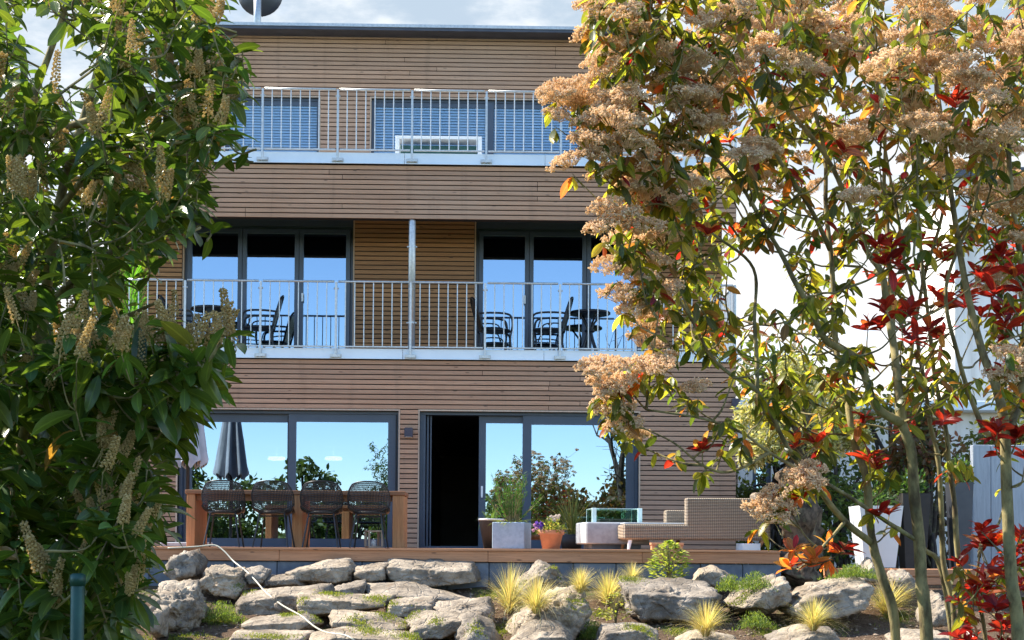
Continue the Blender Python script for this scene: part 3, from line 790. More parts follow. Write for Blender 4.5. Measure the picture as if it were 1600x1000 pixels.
RK = [
 ('boulder','squat pale boulder under the laurel leaves at the left end of the rock steps',[(243,915),(258,905),(300,904),(307,930),(318,965),(300,982),(262,988),(238,965)],15.0,.5),
 ('boulder','cracked grey boulder leaning on the deck edge beneath the left table leg',[(255,897),(263,872),(300,860),(313,880),(312,905),(280,912)],16.35,.4),
 ('boulder','dark blue grey rounded boulder just right of the cracked one at the deck',[(313,905),(325,890),(355,884),(375,895),(384,915),(372,933),(330,930),(315,920)],16.2,.42),
 ('stone','small whitish stone where the pale hose leaves the deck',[(379,895),(400,889),(417,897),(413,913),(388,917)],16.4,.3),
 ('stone','low flat stone lying right of the hose below the slab wall',[(412,902),(430,897),(462,902),(472,916),(413,920)],16.4,.3),
 ('stone','long tan wall stone with pointed right end in the top row of the steps',[(444,887),(460,880),(505,877),(515,874),(546,878),(553,890),(549,906),(520,914),(478,912),(449,905)],16.55,.4),
 ('stone','squarish grey stone between the two long stones of the top row',[(553,889),(560,881),(605,881),(604,906),(570,911),(553,905)],16.55,.4),
 ('stone','largest flat faced block of the top row right of the squarish stone',[(604,893),(612,877),(724,874),(738,888),(745,909),(690,916),(640,914),(605,907)],16.6,.42),
 ('stone','fist sized stone wedged under the pointed top row stone',[(500,916),(513,913),(521,922),(505,928)],16.2,.2),
 ('stone','small tan wedge of stone below the squarish stone',[(520,922),(548,909),(571,910),(569,932),(528,933)],16.15,.3),
 ('stone','long thin blue slab forming the second step from the deck',[(572,911),(580,905),(625,917),(690,919),(750,917),(762,930),(755,940),(660,940),(585,936),(573,932)],16.05,.45),
 ('stone','rough brown step stone crossed by the hose in the middle of the left steps',[(368,950),(380,922),(420,919),(500,921),(506,932),(472,955),(440,966),(369,962)],15.75,.5),
 ('stone','bright flat topped slab right of the hose in the third step',[(463,938),(475,928),(560,931),(606,936),(605,946),(570,958),(520,964),(468,962)],15.35,.55),
 ('stone','dark brown wedge of stone right of the bright flat slab',[(603,954),(612,934),(676,941),(677,956),(650,966),(606,965)],15.25,.42),
 ('stone','pale cream block with rounded right end in the third step',[(676,948),(685,937),(740,937),(766,950),(776,972),(740,982),(679,968)],15.15,.5),
 ('stone','grey green slab left of the hose in the fourth step',[(376,978),(400,962),(470,962),(490,976),(470,991),(400,991)],14.8,.5),
 ('stone','mossy long slab right of the hose in the fourth step',[(516,972),(525,957),(560,965),(646,967),(636,984),(600,993),(545,988),(519,981)],14.75,.5),
 ('stone','slanting split stone with dark right face in the fourth step',[(637,983),(650,969),(740,957),(753,965),(736,982),(700,998),(648,1000)],14.55,.5),
 ('stone','flat white slab at the bottom edge left of the hose end',[(355,1000),(370,987),(480,989),(487,1004),(420,1012),(356,1012)],14.2,.5),
 ('stone','broad low slab under the lower end of the hose',[(480,1002),(505,990),(545,983),(590,987),(642,992),(660,1010),(480,1014)],14.1,.5),
 ('stone','upright pointed pale stone at the foot of the steps',[(714,1004),(728,975),(745,971),(770,990),(778,1010),(715,1014)],14.2,.45),
 ('boulder','big tilted boulder with bright left slope in the middle of the garden',[(802,1000),(820,965),(855,935),(880,916),(901,918),(916,935),(922,966),(907,992),(880,1003),(830,1006)],14.6,.75),
 ('boulder','blue shadowed stone at the bottom edge before the big tilted boulder',[(806,1004),(820,990),(842,981),(880,984),(898,1006),(880,1016),(812,1016)],14.0,.5),
 ('boulder','peaked grey stone behind the pair of blond grasses',[(806,918),(850,882),(868,888),(886,915),(872,934),(812,936)],16.45,.45),
 ('boulder','largest dark fronted boulder below the yellow green bush',[(977,922),(990,905),(1060,906),(1112,917),(1123,936),(1102,962),(1060,975),(1000,973),(984,952)],15.4,.75),
 ('stone','leaning triangular stone against the slab wall right of the bush',[(1084,912),(1100,887),(1111,884),(1147,905),(1132,918),(1090,922)],16.5,.4),
 ('boulder','wedge shaped boulder with white sunlit top near the olive trunk',[(1147,947),(1175,920),(1225,902),(1234,925),(1231,947),(1195,956),(1154,954)],15.4,.6),
 ('boulder','broad two humped boulder with bright saddle left of the thin stem',[(1227,948),(1236,924),(1270,919),(1292,906),(1360,907),(1366,925),(1346,957),(1310,968),(1260,966),(1231,958)],15.3,.7),
 ('stone','blue grey stone at the bottom edge below the largest boulder',[(933,1004),(945,980),(975,974),(1010,984),(1037,1002),(1030,1014),(940,1014)],14.15,.5),
 ('stone','flat bright stone at the bottom edge below the round blond tuft',[(1063,1003),(1080,993),(1145,987),(1157,1006),(1120,1014),(1066,1014)],14.0,.45),
 ('stone','low ridged stone at the bottom edge left of the thin stem',[(1205,1006),(1260,985),(1290,976),(1311,995),(1318,1012),(1210,1016)],13.95,.5),
 ('stone','small upright stone before the sleeper edging beside the thin stem',[(1343,908),(1352,885),(1362,877),(1371,890),(1369,910)],16.3,.3),
 ('stone','knobbly stone before the sleeper edging between the two nearest stems',[(1394,898),(1405,888),(1426,900),(1432,926),(1420,938),(1398,918)],16.0,.35),
 ('stone','blue cut stone seen right of the thickest stem',[(1446,968),(1455,945),(1476,934),(1484,960),(1472,978),(1449,978)],14.8,.45),
 ('stone','partly hidden stone at the very foot of the thickest stem',[(1396,1004),(1450,985),(1482,989),(1490,1008),(1400,1014)],13.8,.45),
 ('stone','blue shaded stone half hidden by the lowest laurel leaves',[(234,975),(243,950),(257,954),(253,992),(236,996)],14.5,.35),
]
for i, (nm, lab, poly, Y, dep) in enumerate(RK): rock(nm, lab, poly, Y, dep, i+3)

# loose chips and clods on the soil
r = random.Random(9); q = MB()
oct_v = [Vector(p) for p in ((1,0,0),(-1,0,0),(0,1,0),(0,-1,0),(0,0,1),(0,0,-1))]; oct_f = [(0,2,4),(2,1,4),(1,3,4),(3,0,4),(2,0,5),(1,2,5),(3,1,5),(0,3,5)]
for i in range(7000):
    y = r.uniform(13.2, 16.75); x = r.uniform(-5, 7.5); s = r.choice((.006,.009,.012,.016,.022))*r.uniform(.6,1.3)
    R = Matrix.Rotation(r.uniform(0,6.3), 3, 'Z') @ Matrix.Rotation(r.uniform(-.6,.6), 3, 'X')
    q.add([Vector((x, y, gh(x,y)+s*.2))+R @ Vector((p.x*s*r.uniform(.7,1.6), p.y*s, p.z*s*.6)) for p in oct_v], oct_f)
M_['chips'] = simple('gravel_chips', (.30,.23,.16), (.16,.10,.065), 30, .95)
tag(q.build('gravel', M_['chips']), kind='stuff')
# collision tree for things that lie on the slope
def bvh():
    V = []; Fc = []
    for o in ROCKS+[GROUND]:
        n = len(V); V += [o.location+v.co for v in o.data.vertices]; Fc += [tuple(i+n for i in p.vertices) for p in o.data.polygons]
    return BVHTree.FromPolygons(V, Fc)
BV = bvh()
def seat(x, y):
    h = BV.ray_cast(Vector((x, y, 3)), Vector((0,0,-1))); return h[0].z if h[0] else gh(x, y)
# moss on and between the steps
r = random.Random(21); lv = Leaves()
MC = [(0.16,.20,.03),(.11,.16,.02),(.20,.22,.05)]
for u, v, w in ((345,972,50),(420,1002,50),(260,1000,70),(470,955,14),(560,972,22),(575,985,26),(600,960,16),(640,995,30),(520,928,26),(590,936,26),(690,1000,34),(745,985,20),(450,960,18),(640,962,20),(700,1004,20),(372,935,30),(500,985,18),(330,938,40),(680,975,14),(610,955,12),(1000,985,30),(1060,985,26),(1130,965,26),(1220,968,30),(1330,975,36),(1200,990,30),(900,940,24),(940,960,20),(780,985,24),(1400,965,30),(1160,935,30),(980,905,30),(870,905,24),(1310,985,30),(765,930,24)):
    d = ray(u, v); h = BV.ray_cast(CAM, d)
    if not h[0]: continue
    c = h[0]
    for i in range(int(w*22)):
        x = c.x+r.gauss(0, w*.45*c.y/F); y = c.y+r.gauss(0, .10); z = seat(x, y)
        if abs(z-c.z) > .16: continue
        dd = (rdir(r, .2, 1)+Vector((0,0,.6))); V, f, uv = leaf_shape(r.uniform(.015,.04), .007, .4, .1, seg=2)
        lv.add((V, f, uv), aim((x, y, z-.003), dd, rdir(r)), vary(r.choice(MC), r))
tag(link('moss', lv.mesh('moss', M_['herb'])), kind='stuff')
# ------------------------------------------------------------------ balcony furniture
def garden_chair(name, label, loc, rz):
    # faces +x; seat 0.43 high
    t = thing(name, label, 'chair', loc, rz, 'dark garden chairs on the balcony')
    q = MB().lathe([(.20,.405),(.235,.412),(.24,.425),(.225,.445),(.05,.452)], 22); q.v = [(x*1.02+.02, y*.98, z) for x, y, z in q.v]; q.build('seat', M_['blackmetal'], t, True)
    bk = [(-.21, -.23, .42), (-.27, -.235, .66), (-.33, -.18, .86), (-.36, 0, .93), (-.33, .18, .86), (-.27, .235, .66), (-.21, .23, .42)]
    MB().tube(catmull(bk, 5), .017, 8).build('back_frame', M_['blackmetal'], t, True)
    for i in range(7):
        y = -.165+i*.055; zt = .905-abs(y)*.45
        p = catmull([(-.20, y*.9, .43), (-.255, y, .62), (-.315, y, .78), (-.345+abs(y)*.1, y, zt)], 4)
        b = MB()
        v = [];
        for c in p: v += [(c.x-.005, c.y-.021, c.z), (c.x+.005, c.y-.021, c.z), (c.x+.005, c.y+.021, c.z), (c.x-.005, c.y+.021, c.z)]
        n = len(p); f = [(4*j+k, 4*j+(k+1)%4, 4*j+4+(k+1)%4, 4*j+4+k) for j in range(n-1) for k in range(4)]
        b.add(v, f+[(3,2,1,0), tuple(range(4*n-4, 4*n))]).build('back_slat', M_['blackmetal'], t)
    for s in (-1, 1):
        a = catmull([(-.28, s*.235, .655), (-.10, s*.27, .665), (.12, s*.275, .66), (.22, s*.27, .62), (.245, s*.26, .50), (.235, s*.235, .40)], 5)
        MB().tube(a, .016, 8).build('armrest', M_['blackmetal'], t, True)
        a = catmull([(-.24, s*.24, .57), (-.05, s*.265, .585), (.10, s*.265, .56), (.15, s*.25, .44)], 5)
        MB().tube(a, .011, 8).build('arm_brace', M_['blackmetal'], t, True)
        MB().tube(catmull([(.235, s*.235, .41), (.22, s*.22, .25), (.26, s*.225, 0)], 5), .015, 8).build('leg', M_['blackmetal'], t, True)
        MB().tube(catmull([(-.20, s*.22, .42), (-.20, s*.22, .22), (-.30, s*.23, 0)], 5), .015, 8).build('leg', M_['blackmetal'], t, True)
        MB().tube([(-.205, s*.215, .20), (.225, s*.215, .22)], .009, 6).build('stretcher', M_['blackmetal'], t)
    remember(t); return t
zfl = zf1-.006
def at(u, Y): return (X(u, Y, 520), Y, zfl)
ch = garden_chair('garden_chair', 'dark metal garden chair facing right, leftmost of the right hand balcony group', at(772, 21.75), rad(8))
dup(ch, at(858, 21.65), PI-.12, 'dark metal garden chair facing left beside the round table of the right hand group')
dup(ch, at(405, 21.7), PI+.10, 'dark metal garden chair facing left, right of the left round balcony table')
dup(ch, at(285, 21.75), rad(-5), 'dark metal garden chair half hidden at the left end of the left window')
def bistro(label, loc):
    t = thing('bistro_table', label, 'table', loc, 0, 'round bistro tables on the balcony')
    MB().lathe([(.30,.695),(.325,.70),(.325,.725),(.31,.735),(.02,.737)], 32).build('table_top', M_['blackmetal'], t, True)
    for k in range(4):
        a = k*PI/2+.5; c, s = math.cos(a), math.sin(a)
        MB().tube(catmull([(c*.19,s*.19,.70),(c*.06,s*.06,.52),(c*.05,s*.05,.38),(c*.14,s*.14,.15),(c*.26,s*.26,0)], 5), .016, 8).build('leg', M_['blackmetal'], t, True)
    MB().lathe([(.07,.42),(.085,.43),(.085,.45),(.07,.46)], 16).build('collar', M_['blackmetal'], t, True)
    remember(t); return t
bt = bistro('round dark bistro table at the right end of the first floor balcony', at(921, 21.75))
dup(bt, at(331, 21.72), .6, 'round dark bistro table before the left balcony window')
# low white frame on the terrace above
ya = 21.9; xa, xb = X(619,ya,225), X(753,ya,225); zt_ = Z(217,ya); zb_ = zf2
t = thing('low_white_stand', 'low white framed stand on the top terrace before the closed blinds', 'stand', ((xa+xb)/2, ya, zb_))
w = (xb-xa)/2; h = zt_-zb_
MB().bbox(-w, w, -.17, .17, h-.045, h, .005).build('top', M_['white'], t)
for sx in (-1, 1):
    for sy in (-1, 1): MB().bbox(sx*(w-.03)-.03, sx*(w-.03)+.03, sy*.14-.03, sy*.14+.03, 0, h-.0455, .004).build('leg', M_['white'], t)
MB().bbox(-w+.07, w-.07, -.08, .10, .02, h-.12, .01).build('plant_tray', M_['greenpost'], t)
# tall plant on the left of the balcony
p = at(203, 21.6)
t = thing('tall_potted_plant', 'tall bright green leafy plant at the left end of the first floor balcony', 'plant', p)
MB().lathe([(.15,0),(.19,.30),(.20,.32),(.17,.32),(.16,.27),(.01,.27)], 20).build('pot', M_['concrete'], t, True)
r = random.Random(4); lv = Leaves()
for i in range(190):
    z = r.uniform(.35, 1.25); a = r.uniform(0, 6.3); d = Vector((math.cos(a)*.55, math.sin(a)*.55, r.uniform(.5,1.6)))
    lv.add(leaf_shape(r.uniform(.28,.5), .028, .5, .2), aim((math.cos(a)*.07, math.sin(a)*.07, z), d), vary((.10,.26,.035), r))
link('foliage', lv.mesh('foliage', M_['herb']), t)

# ------------------------------------------------------------------ terrace furniture
def gt(u, Y, v=850): return X(u, Y, v)
yt0, yt1 = 17.62, 18.45
xa, xb = X(289,yt0,772), X(633,yt0,772); xm = (xa+xb)/2; w = (xb-xa)/2; zt1_ = Z(767.5,yt0)
t = thing('dining_table', 'long reddish brown wooden dining table on thick panel legs on the deck', 'table', (xm, (yt0+yt1)/2, 0))
hd = (yt1-yt0)/2
for i in range(5):
    y0 = -hd+i*2*hd/5
    MB().bbox(-w, w, y0+.0015, y0+2*hd/5-.0015, zt1_-.052, zt1_, .004).build('top_board', M_['tablewood'], t)
for ua, ub in ((291, 304), (456, 472), (613, 631)):
    a, b = X(ua,yt0,810)-xm, X(ub,yt0,810)-xm
    MB().bbox(a, b, -hd+.02, hd-.02, 0, zt1_-.053, .005).build('leg_panel', M_['tablewood_z'], t)
a, b, c = [X(u,yt0,780)-xm for u in (305, 455, 612)]; d = X(473,yt0,780)-xm
MB().box(a, b, -hd+.10, -hd+.13, zt1_-.13, zt1_-.0535).build('apron', M_['tablewood'], t)
MB().box(d, c, -hd+.10, -hd+.13, zt1_-.13, zt1_-.0535).build('apron', M_['tablewood'], t)

def shell(s, tt):
    # s across -1..1, tt 0 (seat front) .. 1 (top of the back)
    if tt < .45:
        k = tt/.45; w = .20+.05*math.sin(k*PI*.6); y = .24-.42*k; z = .43-.02*math.sin(k*PI)+.0*k
        return Vector((w*s, y, z+.085*abs(s)**2.4*k))
    k = (tt-.45)/.55; a = k
    w = .25+.012*math.sin(a*PI)-.055*a**3
    y = -.18-.10*a**.8+.13*abs(s)**2*(1-.25*a); z = .43+.085*abs(s)**2.4*(1-a)+.375*a-.03*abs(s)**3*a
    return Vector((w*s, y, z))
def wire_chair(label, loc, rz):
    t = thing('wire_chair', label, 'chair', loc, rz, 'black wire chairs along the dining table')
    q = MB(); N = 14
    for i in range(-N+1, N):
        if i % 1 == 0: q.tube([shell(i/N, j/22) for j in range(23)],   .0052, 4, False)
    for j in range(1, 27): q.tube([shell(k/10, j/27) for k in range(-10, 11)],   .0052, 4, False)
    tag(q.build('wire_basket', M_['black'], t), kind='stuff')
    rim = [shell(-1, j/22) for j in range(23)]+[shell(k/10, 1) for k in range(-9, 10)]+[shell(1, j/22) for j in range(22, -1, -1)]+[shell(k/10, 0) for k in range(9, -10, -1)]
    MB().tube(rim+[rim[0]], .0085, 6).build('rim', M_['black'], t, True)
    MB().lathe([(.15,.408),(.20,.412),(.205,.435),(.18,.448),(.02,.45)], 20, (0,.02,0)).build('cushion', M_['black'], t, True)
    for sx in (-1, 1):
        MB().tube([(sx*.15, -.13, .415), (sx*.215, -.235, 0)], .0105, 8).build('leg', M_['black'], t)
        MB().tube([(sx*.15, .15, .415), (sx*.21, .235, 0)], .0105, 8).build('leg', M_['black'], t)
        MB().tube([(sx*.15, -.14, .405), (sx*.15, .16, .405)], .009, 6).build('seat_bar', M_['black'], t)
    MB().tube([(-.16,-.145,.38),(.16,-.145,.38)], .008, 6).build('stretcher', M_['black'], t)
    remember(t); return t
Yc = 17.40
w0_ = wire_chair('black wire basket chair nearest the left end of the dining table', (X(350,Yc,850), Yc, 0), .04)
for u, lab, rz in ((428, 'black wire basket chair second from the left at the dining table', -.05), (503, 'black wire basket chair third from the left at the dining table', .02), (577, 'black wire basket chair nearest the right end of the dining table', -.02)):
    dup(w0_, (X(u,Yc,850), Yc, 0), rz, lab)

# lantern under the table
Yl_ = 17.85; x0 = X(584,Yl_,845); h = Z(829,Yl_)
t = thing('lantern', 'small pale wooden lantern on the deck under the right end of the table', 'lantern', (x0, Yl_, 0), .35)
g = .085
MB().bbox(-g-.01, g+.01, -g-.01, g+.01, 0, .022, .004).build('base', M_['trim'], t)
MB().bbox(-g-.01, g+.01, -g-.01, g+.01, h-.022, h, .004).build('top', M_['trim'], t)
for sx in (-1,1):
    for sy in (-1,1): MB().box(sx*g-.013, sx*g+.013, sy*g-.013, sy*g+.013, .0225, h-.0225).build('post', M_['trim'], t)
MB().lathe([(.03,.0225),(.03,.10),(.003,.105),(.002,.115)], 14).build('candle', M_['white'], t, True)

# closed cantilever parasol
Yp = 19.55; xp = X(294,Yp,690)
t = thing('closed_parasol', 'closed grey white parasol hanging at the left end of the terrace', 'parasol', (xp, Yp, 0))
zb_, ztp = Z(729,Yp), Z(592,Yp)
prof = [(.235, zb_), (.24, zb_+.03)]+[(.24-.16*k/8, zb_+.03+(ztp-zb_-.03)*k/8) for k in range(1, 9)]+[(.03, ztp+.05)]
q = MB(); n = 96; v = []; f = []
for j, (rr, z) in enumerate(prof):
    for i in range(n):
        a = 2*PI*i/n; k = 1+.22*math.cos(8*a+.4*math.sin(z*3))+.05*math.cos(19*a+z*2)
        v.append((rr*k*math.cos(a), rr*k*math.sin(a), z+(.05*math.cos(8*a) if j < 2 else 0)))
for j in range(len(prof)-1): f += [(j*n+i, j*n+(i+1)%n, (j+1)*n+(i+1)%n, (j+1)*n+i) for i in range(n)]
q.add(v, f+[tuple(range((len(prof)-1)*n, len(prof)*n))]).build('canopy', M_['parasol'], t, True)
MB().tube([(0,0,0),(0,0,ztp+.22)], .026, 12).build('pole', M_['black'], t, True)
for k in range(8):
    a = k*PI/4; c, s = math.cos(a), math.sin(a)
    MB().tube([(c*.03,s*.03,ztp-.02),(c*.22,s*.22,zb_-.03)], .009, 6).build('rib', M_['black'], t)
MB().bbox(-.30,.30,-.30,.30,0,.06,.01).build('base', M_['concrete'], t)

# square planter with upright shrub
Yq = 18.0; x0 = X(800,Yq,835); h = Z(815,Yq); g = .185
t = thing('square_planter', 'square pale grey planter with an upright bushy evergreen on the deck', 'planter', (x0, Yq+.1, 0), rad(-14))
q = MB().bbox(-g-.025, g+.025, -g-.025, g+.025, 0, h, .008); q.build('box', M_['planter'], t)
MB().bbox(-g, g, -g, g, h-.01, h+.006, .002).build('soil', M_['soil'], t)
r = random.Random(14); lv = Leaves(); st = MB()
for i in range(46):
    a = r.uniform(0, 6.3); tl = abs(r.gauss(0,.36)); d = Vector((math.cos(a)*math.sin(tl), math.sin(a)*math.sin(tl), math.cos(tl))); L0 = r.uniform(.34,.60)
    b = Vector((math.cos(a)*.07, math.sin(a)*.07, h)); pts = [b+d*L0*k/5+Vector((0,0,.05*(k/5)**2)) for k in range(6)]
    st.tube(pts, [.006,.005,.004,.004,.003,.002], 4)
    for j in range(30):
        k = r.uniform(.15, 1); p = b+d*L0*k+Vector((0,0,.05*k*k)); e = (d+rdir(r)*.75).normalized()
        lv.add(leaf_shape(r.uniform(.04,.075), .009, .2, .2, seg=2), aim(p, e, rdir(r)), vary((.055,.15,.035), r, .3))
for i in range(40):
    a = r.uniform(0, 6.3); d = Vector((math.cos(a), math.sin(a), r.uniform(.1,.7)))
    lv.add(leaf_shape(r.uniform(.12,.22), .018, .8, .2, seg=4), aim((math.cos(a)*.12, math.sin(a)*.12, h), d), vary((.18,.24,.07), r, .3))
link('foliage', lv.mesh('foliage', M_['herb']), t); tag(st.build('stems', M_['bark'], t), kind='stuff')
# dark tapered pot behind the planter
Yk = 18.75; x0 = X(768,Yk,835)
t = thing('tapered_pot', 'dark tapered pot with a pale rim behind the square grey planter', 'pot', (x0, Yk, 0))
h = Z(811,Yk)
MB().lathe([(.10,0),(.17,h-.02),(.175,h),(.155,h),(.15,h-.05),(.01,h-.05)], 24).build('pot', M_['dark_in'], t, True)
MB().lathe([(.150,h-.01),(.178,h-.012),(.18,h+.012),(.152,h+.012)], 24).build('rim', M_['white'], t, True)
link('plant', tuft_mesh('plant', 77, .25, 1.5, 60, [(.10,.16,.04),(.06,.12,.03)], .012), t).location = (0,0,h-.05)
# terracotta pot with flowers
Yt_ = 17.75; x0 = X(861,Yt_,842); h = Z(826.5,Yt_); r1 = 19*Yt_/F
t = thing('terracotta_pot', 'terracotta pot of yellow green plants with purple pansies on the deck', 'flower pot', (x0, Yt_, 0))
MB().lathe([(r1*.72,0),(r1*.95,h*.74),(r1*1.08,h*.75),(r1*1.1,h),(r1*.98,h),(r1*.93,h*.8),(.01,h*.8)], 28).build('pot', M_['terra'], t, True)
MB().lathe([(r1*.92,h*.8),(.01,h*.86)], 20).build('soil', M_['soil'], t)
r = random.Random(31); lv = Leaves()
for i in range(420):
    d = rdir(r, -.1, 1); p = Vector((0,0,h*.9))+Vector((d.x*r1*1.15, d.y*r1*1.15, d.z*.17))*r.uniform(.3,1)
    lv.add(leaf_shape(r.uniform(.03,.06), .018, .4, .2, seg=3), aim(p, d+rdir(r)*.6, rdir(r)), vary(r.choice([(.22,.25,.06),(.14,.2,.05),(.30,.28,.10)]), r, .3))
for i in range(26):
    a = r.uniform(0, 6.3); lv.add(leaf_shape(r.uniform(.14,.24), .014, 1.1, .2), aim((math.cos(a)*r1*.6, math.sin(a)*r1*.6, h*.9), (math.cos(a), math.sin(a), .8)), vary((.25,.27,.09), r, .3))
link('foliage', lv.mesh('foliage', M_['herb']), t)
def pansy(px, py, pz, m):
    q = MB(); c = Vector((px, py, pz))
    for k in range(5):
        a = k*2*PI/5+r.random(); ex = Vector((math.cos(a), -.35, math.sin(a))); s = Vector((-math.sin(a), 0, math.cos(a)))
        R = .020
        q.add([c, c+ex*R*.6+s*R*.6, c+ex*R*1.15+s*R*.25, c+ex*R*1.15-s*R*.25, c+ex*R*.6-s*R*.6], [(0,1,2,3,4)])
    q.lathe([(.005,-.003),(.004,.004)], 6, (px, py-.004, pz)); q.build('flower', m, t)
for i in range(11): pansy(-r1*1.0+r.uniform(-.05,.05), -.10+r.uniform(-.04,.04), h+.04+r.uniform(-.04,.05), M_['purple'])
for i in range(4): pansy(-r1*1.35+r.uniform(-.03,.03), -.10+r.uniform(-.04,.04), h+.01+r.uniform(-.02,.05), M_['pink'])
for i in range(9): pansy(r1*.25+r.uniform(-.08,.08), -.05+r.uniform(-.04,.04), h+.15+r.uniform(-.03,.03), M_['palewhite'])
# tall grass against the glass
t = thing('potted_grass', 'arching green grass in a low dark pot right behind the terracotta pot', 'plant', (X(893,19.3,845), 19.3, 0))
MB().lathe([(.13,0),(.17,.2),(.16,.2),(.14,.17),(.01,.17)], 20).build('pot', M_['dark_in'], t, True)
link('blades', tuft_mesh('blades', 5, .62, 1.15, 150, [(.20,.22,.06),(.12,.16,.05),(.28,.26,.10)], .010), t).location = (0,0,.16)
# fire table with glass guard
Yf_ = 18.25; xa, xb = X(910,Yf_,830), X(1010,Yf_,830); h1, h0 = Z(814,Yf_), Z(848.5,Yf_)
t = thing('fire_table', 'pale concrete fire table with a low clear glass wind guard on top', 'fire table', ((xa+xb)/2, Yf_+.35, 0), rad(6))
w = (xb-xa)/2
MB().bbox(-w, w, -.40, .40, h0+.0, h1, .015).build('table_top', M_['concrete'], t)
MB().bbox(-w+.09, w-.09, -.30, .30, 0, h0-.001, .006).build('plinth', M_['slab'], t)
gx0, gx1 = X(925,Yf_,805)-t.location.x, X(998,Yf_,805)-t.location.x; gh_ = Z(792.5,Yf_)-h1
for k, (a, b, c, d) in enumerate(((gx0, gx1, -.26, -.252), (gx0, gx1, .252, .26), (gx0, gx0+.008, -.2515, .2515), (gx1-.008, gx1, -.2515, .2515))):
    p = MB().box(a, b, c, d, h1+.012, h1+gh_).build('glass_pane', M_['clear'], t)
    e = MB()
    if k < 2: e.box(a, b, c, d, h1+gh_+.0005, h1+gh_+.006); e.box(a-.004, a-.0005, c, d, h1+.012, h1+gh_+.006); e.box(b+.0005, b+.004, c, d, h1+.012, h1+gh_+.006)
    else: e.box(a, b, c, d, h1+gh_+.0005, h1+gh_+.006)
    tag(e.build('glass_edge', M_['glassedge'], p), kind='stuff')
for sx in (gx0, gx1):
    MB().bbox(sx-.03, sx+.03, -.285, -.262, h1+.001, h1+gh_+.008, .003).build('corner_clip', M_['glassedge'], t)
MB().bbox(gx0+.1, gx1-.1, -.14, .14, h1+.001, h1+.05, .01).build('burner', M_['dark_in'], t)
# wicker sofa with chaise
Ys = 17.45; xa, xb, xc = X(974,Ys,830), X(1072,Ys,800), X(1204,Ys,800)
t = thing('wicker_sofa', 'beige wicker corner sofa with a long chaise seen from behind on the deck', 'sofa', ((xa+xc)/2, Ys+.4, 0))
ox = (xa+xc)/2; zb_, zs, zt_ = Z(841,Ys), Z(816.5,Ys), Z(774.5,Ys)
MB().bbox(xa-ox, xc-ox, -.40, .50, zb_, zs, .02).build('seat_base', M_['wicker'], t)
MB().bbox(xb-ox, xc-ox, -.402, -.24, zs-.18, zt_, .018).build('backrest', M_['wicker'], t)
MB().bbox(xc-ox-.16, xc-ox+.004, -.238, .52, zs+.001, zt_-.1, .018).build('armrest', M_['wicker'], t)
MB().bbox(X(1040,Ys+.9,805)-ox, X(1075,Ys+.9,805)-ox, .505, .72, zb_, Z(794,Ys+.9), .018).build('side_piece', M_['wicker'], t)
MB().bbox(xa-ox+.03, xc-ox-.17, -.23, .48, zs+.001, zs+.022, .01).build('seat_cushion', M_['concrete'], t)
for a, b, y in ((xa-ox+.07, xa-ox+.10, -.34), (xc-ox-.10, xc-ox-.13, -.34), (xa-ox+.07, xa-ox+.09, .42), (xc-ox-.10, xc-ox-.12, .42), (xb-ox, xb-ox+.01, .42)):
    MB().tube([(a+.02, y, zb_-.001), (b-.03, y-.02, 0)], [.028,.018], 10).build('leg', M_['white'] if y < 0 and a < 0 else M_['tablewood_z'], t)
# cushion on the sofa back, footboard, white box
Yx = 17.75
tag(MB().bbox(X(1178,Yx,770), X(1213,Yx,770), Yx, Yx+.3, zt_-.12, Z(765.5,Yx), .03).build('seat_pad', M_['wicker']), 'folded beige pad lying on the right end of the wicker sofa back', 'cushion')
t = thing('low_wooden_step', 'low reddish wooden step box on the deck under the sofa', 'step', (X(1042,17.2,851), 17.22, 0))
MB().bbox(-.20,.20,-.09,.09,.055,.085,.004).build('top', M_['deckwood'], t)
for s in (-1,1): MB().bbox(s*.17-.02,s*.17+.02,-.08,.08,0,.0545,.003).build('leg', M_['deckwood'], t)
t = thing('white_crate', 'small white crate on the deck under the right end of the sofa', 'crate', (X(1169,17.5,851), 17.5, 0), .3)
for s in (-1,1):
    MB().bbox(-.10,.10,s*.09-.01,s*.09+.01,0,.085,.003).build('side_board', M_['white'], t); MB().bbox(s*.11-.009,s*.11+.009,-.1,.1,0,.085,.003).build('end_board', M_['white'], t)
MB().box(-.1,.1,-.079,.079,.004,.014).build('bottom', M_['white'], t)

# garden hose draped over the steps
hp = []
for u, v in ((262,858),(285,857),(310,855.5),(335,853.5),(350,861),(365,877),(385,893),(400,908),(415,925),(440,945),(470,962),(490,978),(510,988),(540,993),(556,1003),(575,1022)):
    d = ray(u, v)
    if v < 859: hp.append(CAM+d*((16.86-CAM.y)/d.y)+Vector((0,0,.012)))
    elif v < 880: hp.append(CAM+d*((16.80-.15*(v-860)/20)/d.y))
    else:
        h = BV.ray_cast(CAM, d); p = h[0]-d.normalized()*.03; hp.append(p)
ys_ = [p.y for p in hp]
for i in range(6, len(hp)-1):
    pr = hp[i]-CAM; ny = min(hp[i].y, (ys_[i-1]+ys_[i]+ys_[i+1])/3+.02); hp[i] = CAM+pr*(ny/pr.y)
tag(MB().tube(catmull(hp, 6), .0095, 8).build('garden_hose', M_['hose'], None, True), 'cream coloured garden hose running from the deck edge down over the stone steps', 'hose')

